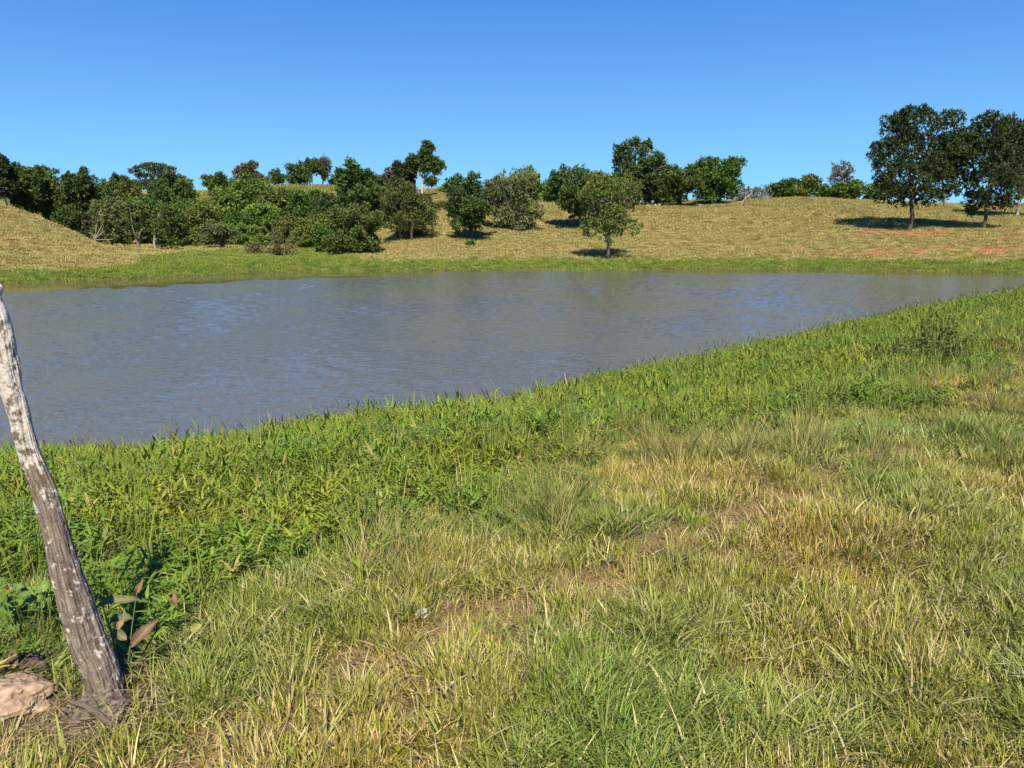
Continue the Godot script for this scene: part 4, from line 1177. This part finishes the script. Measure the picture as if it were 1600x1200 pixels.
		b.tube([Vector3(0, -0.03, 0), Vector3(rel.x * 0.2, rel.y * 0.8, 0), rel - Vector3(0.035 * signf(p[3]), 0.0, 0)], [0.002, 0.0016, 0.0012], 5, lin(0.28, 0.27, 0.1))
		part("stalk", b.mesh(bark), o)
		b = MB.new()
		for k in 90:
			var f := rng.randf()
			var q := rel + Vector3((f - 0.5) * 0.085 * signf(p[3]), 0.012 * sin(f * PI) + (f - 0.5) * 0.03 * absf(p[3]), 0)
			var t := (Vector3(signf(p[3]) * 0.8, 0, 0) + dir3()).normalized() * 0.016
			b.leaf(q, t, t.cross(dir3()).normalized() * 0.0022, shade(lin(0.30, 0.13, 0.10), rng.randf_range(0.7, 1.4)))
		part("spikelets", b.mesh(straw_mat), o)

# ------------------------------------------------------------------ everything
func _ready() -> void:
	# camera
	var cam := Camera3D.new()
	cam.name = "camera"
	add_child(cam)
	cam.position = Vector3(0, EYE, 0)
	cam.rotation = Vector3(-th, 0, 0)
	cam.fov = rad_to_deg(2 * atan(600.0 / F))
	cam.near = 0.05
	cam.far = 3000
	cam.current = true
	# sky
	var sky_mat := ProceduralSkyMaterial.new()
	sky_mat.sky_top_color = to_srgb(0.004 / 1.26, 0.132 / 1.26, 0.69 / 1.26)
	sky_mat.sky_horizon_color = to_srgb(0.36 / 1.26, 0.86 / 1.26, 1.26 / 1.26)
	sky_mat.sky_energy_multiplier = 1.0
	sky_mat.sky_curve = 0.12
	sky_mat.ground_bottom_color = to_srgb(0.12, 0.12, 0.06)
	sky_mat.ground_horizon_color = to_srgb(0.25, 0.45, 0.6)
	sky_mat.sun_angle_max = 1.0
	var sky := Sky.new()
	sky.sky_material = sky_mat
	var env := Environment.new()
	env.background_mode = Environment.BG_SKY
	env.sky = sky
	env.background_energy_multiplier = 1.26 / 1.8
	env.tonemap_mode = Environment.TONE_MAPPER_LINEAR
	env.tonemap_exposure = 1.8
	env.sdfgi_enabled = true
	env.ssao_enabled = true
	env.ssil_enabled = true
	var we := WorldEnvironment.new()
	we.name = "environment"
	we.environment = env
	add_child(we)
	# sun: high behind the camera, a little to one side, so that shadows fall away and slightly towards the left
	var sun := DirectionalLight3D.new()
	sun.name = "sun"
	add_child(sun)
	var el := deg_to_rad(50.0)
	var az := deg_to_rad(4.0)
	var towards := Vector3(-sin(az) * cos(el), -sin(el), -cos(az) * cos(el))
	sun.look_at_from_position(Vector3.ZERO, towards, Vector3.UP)
	sun.light_color = Color(1.0, 0.95, 0.86)
	sun.light_energy = 1.5
	sun.light_angular_distance = 0.53
	sun.shadow_enabled = true
	# noise shared by the terrain and what grows on it
	n1.seed = 3
	n1.frequency = 0.05
	n1.fractal_octaves = 3
	n2.seed = 8
	n2.frequency = 0.05
	n2.fractal_octaves = 2
	rng.seed = 12
	var t0 := Time.get_ticks_msec()
	build_terrain()
	print("terrain ", Time.get_ticks_msec() - t0)
	build_red_earth()
	build_water()
	print("water ", Time.get_ticks_msec() - t0)
	build_trees()
	print("trees ", Time.get_ticks_msec() - t0)
	build_grass()
	print("grass ", Time.get_ticks_msec() - t0)
	build_post()
	build_plants()
	print("all ", Time.get_ticks_msec() - t0)
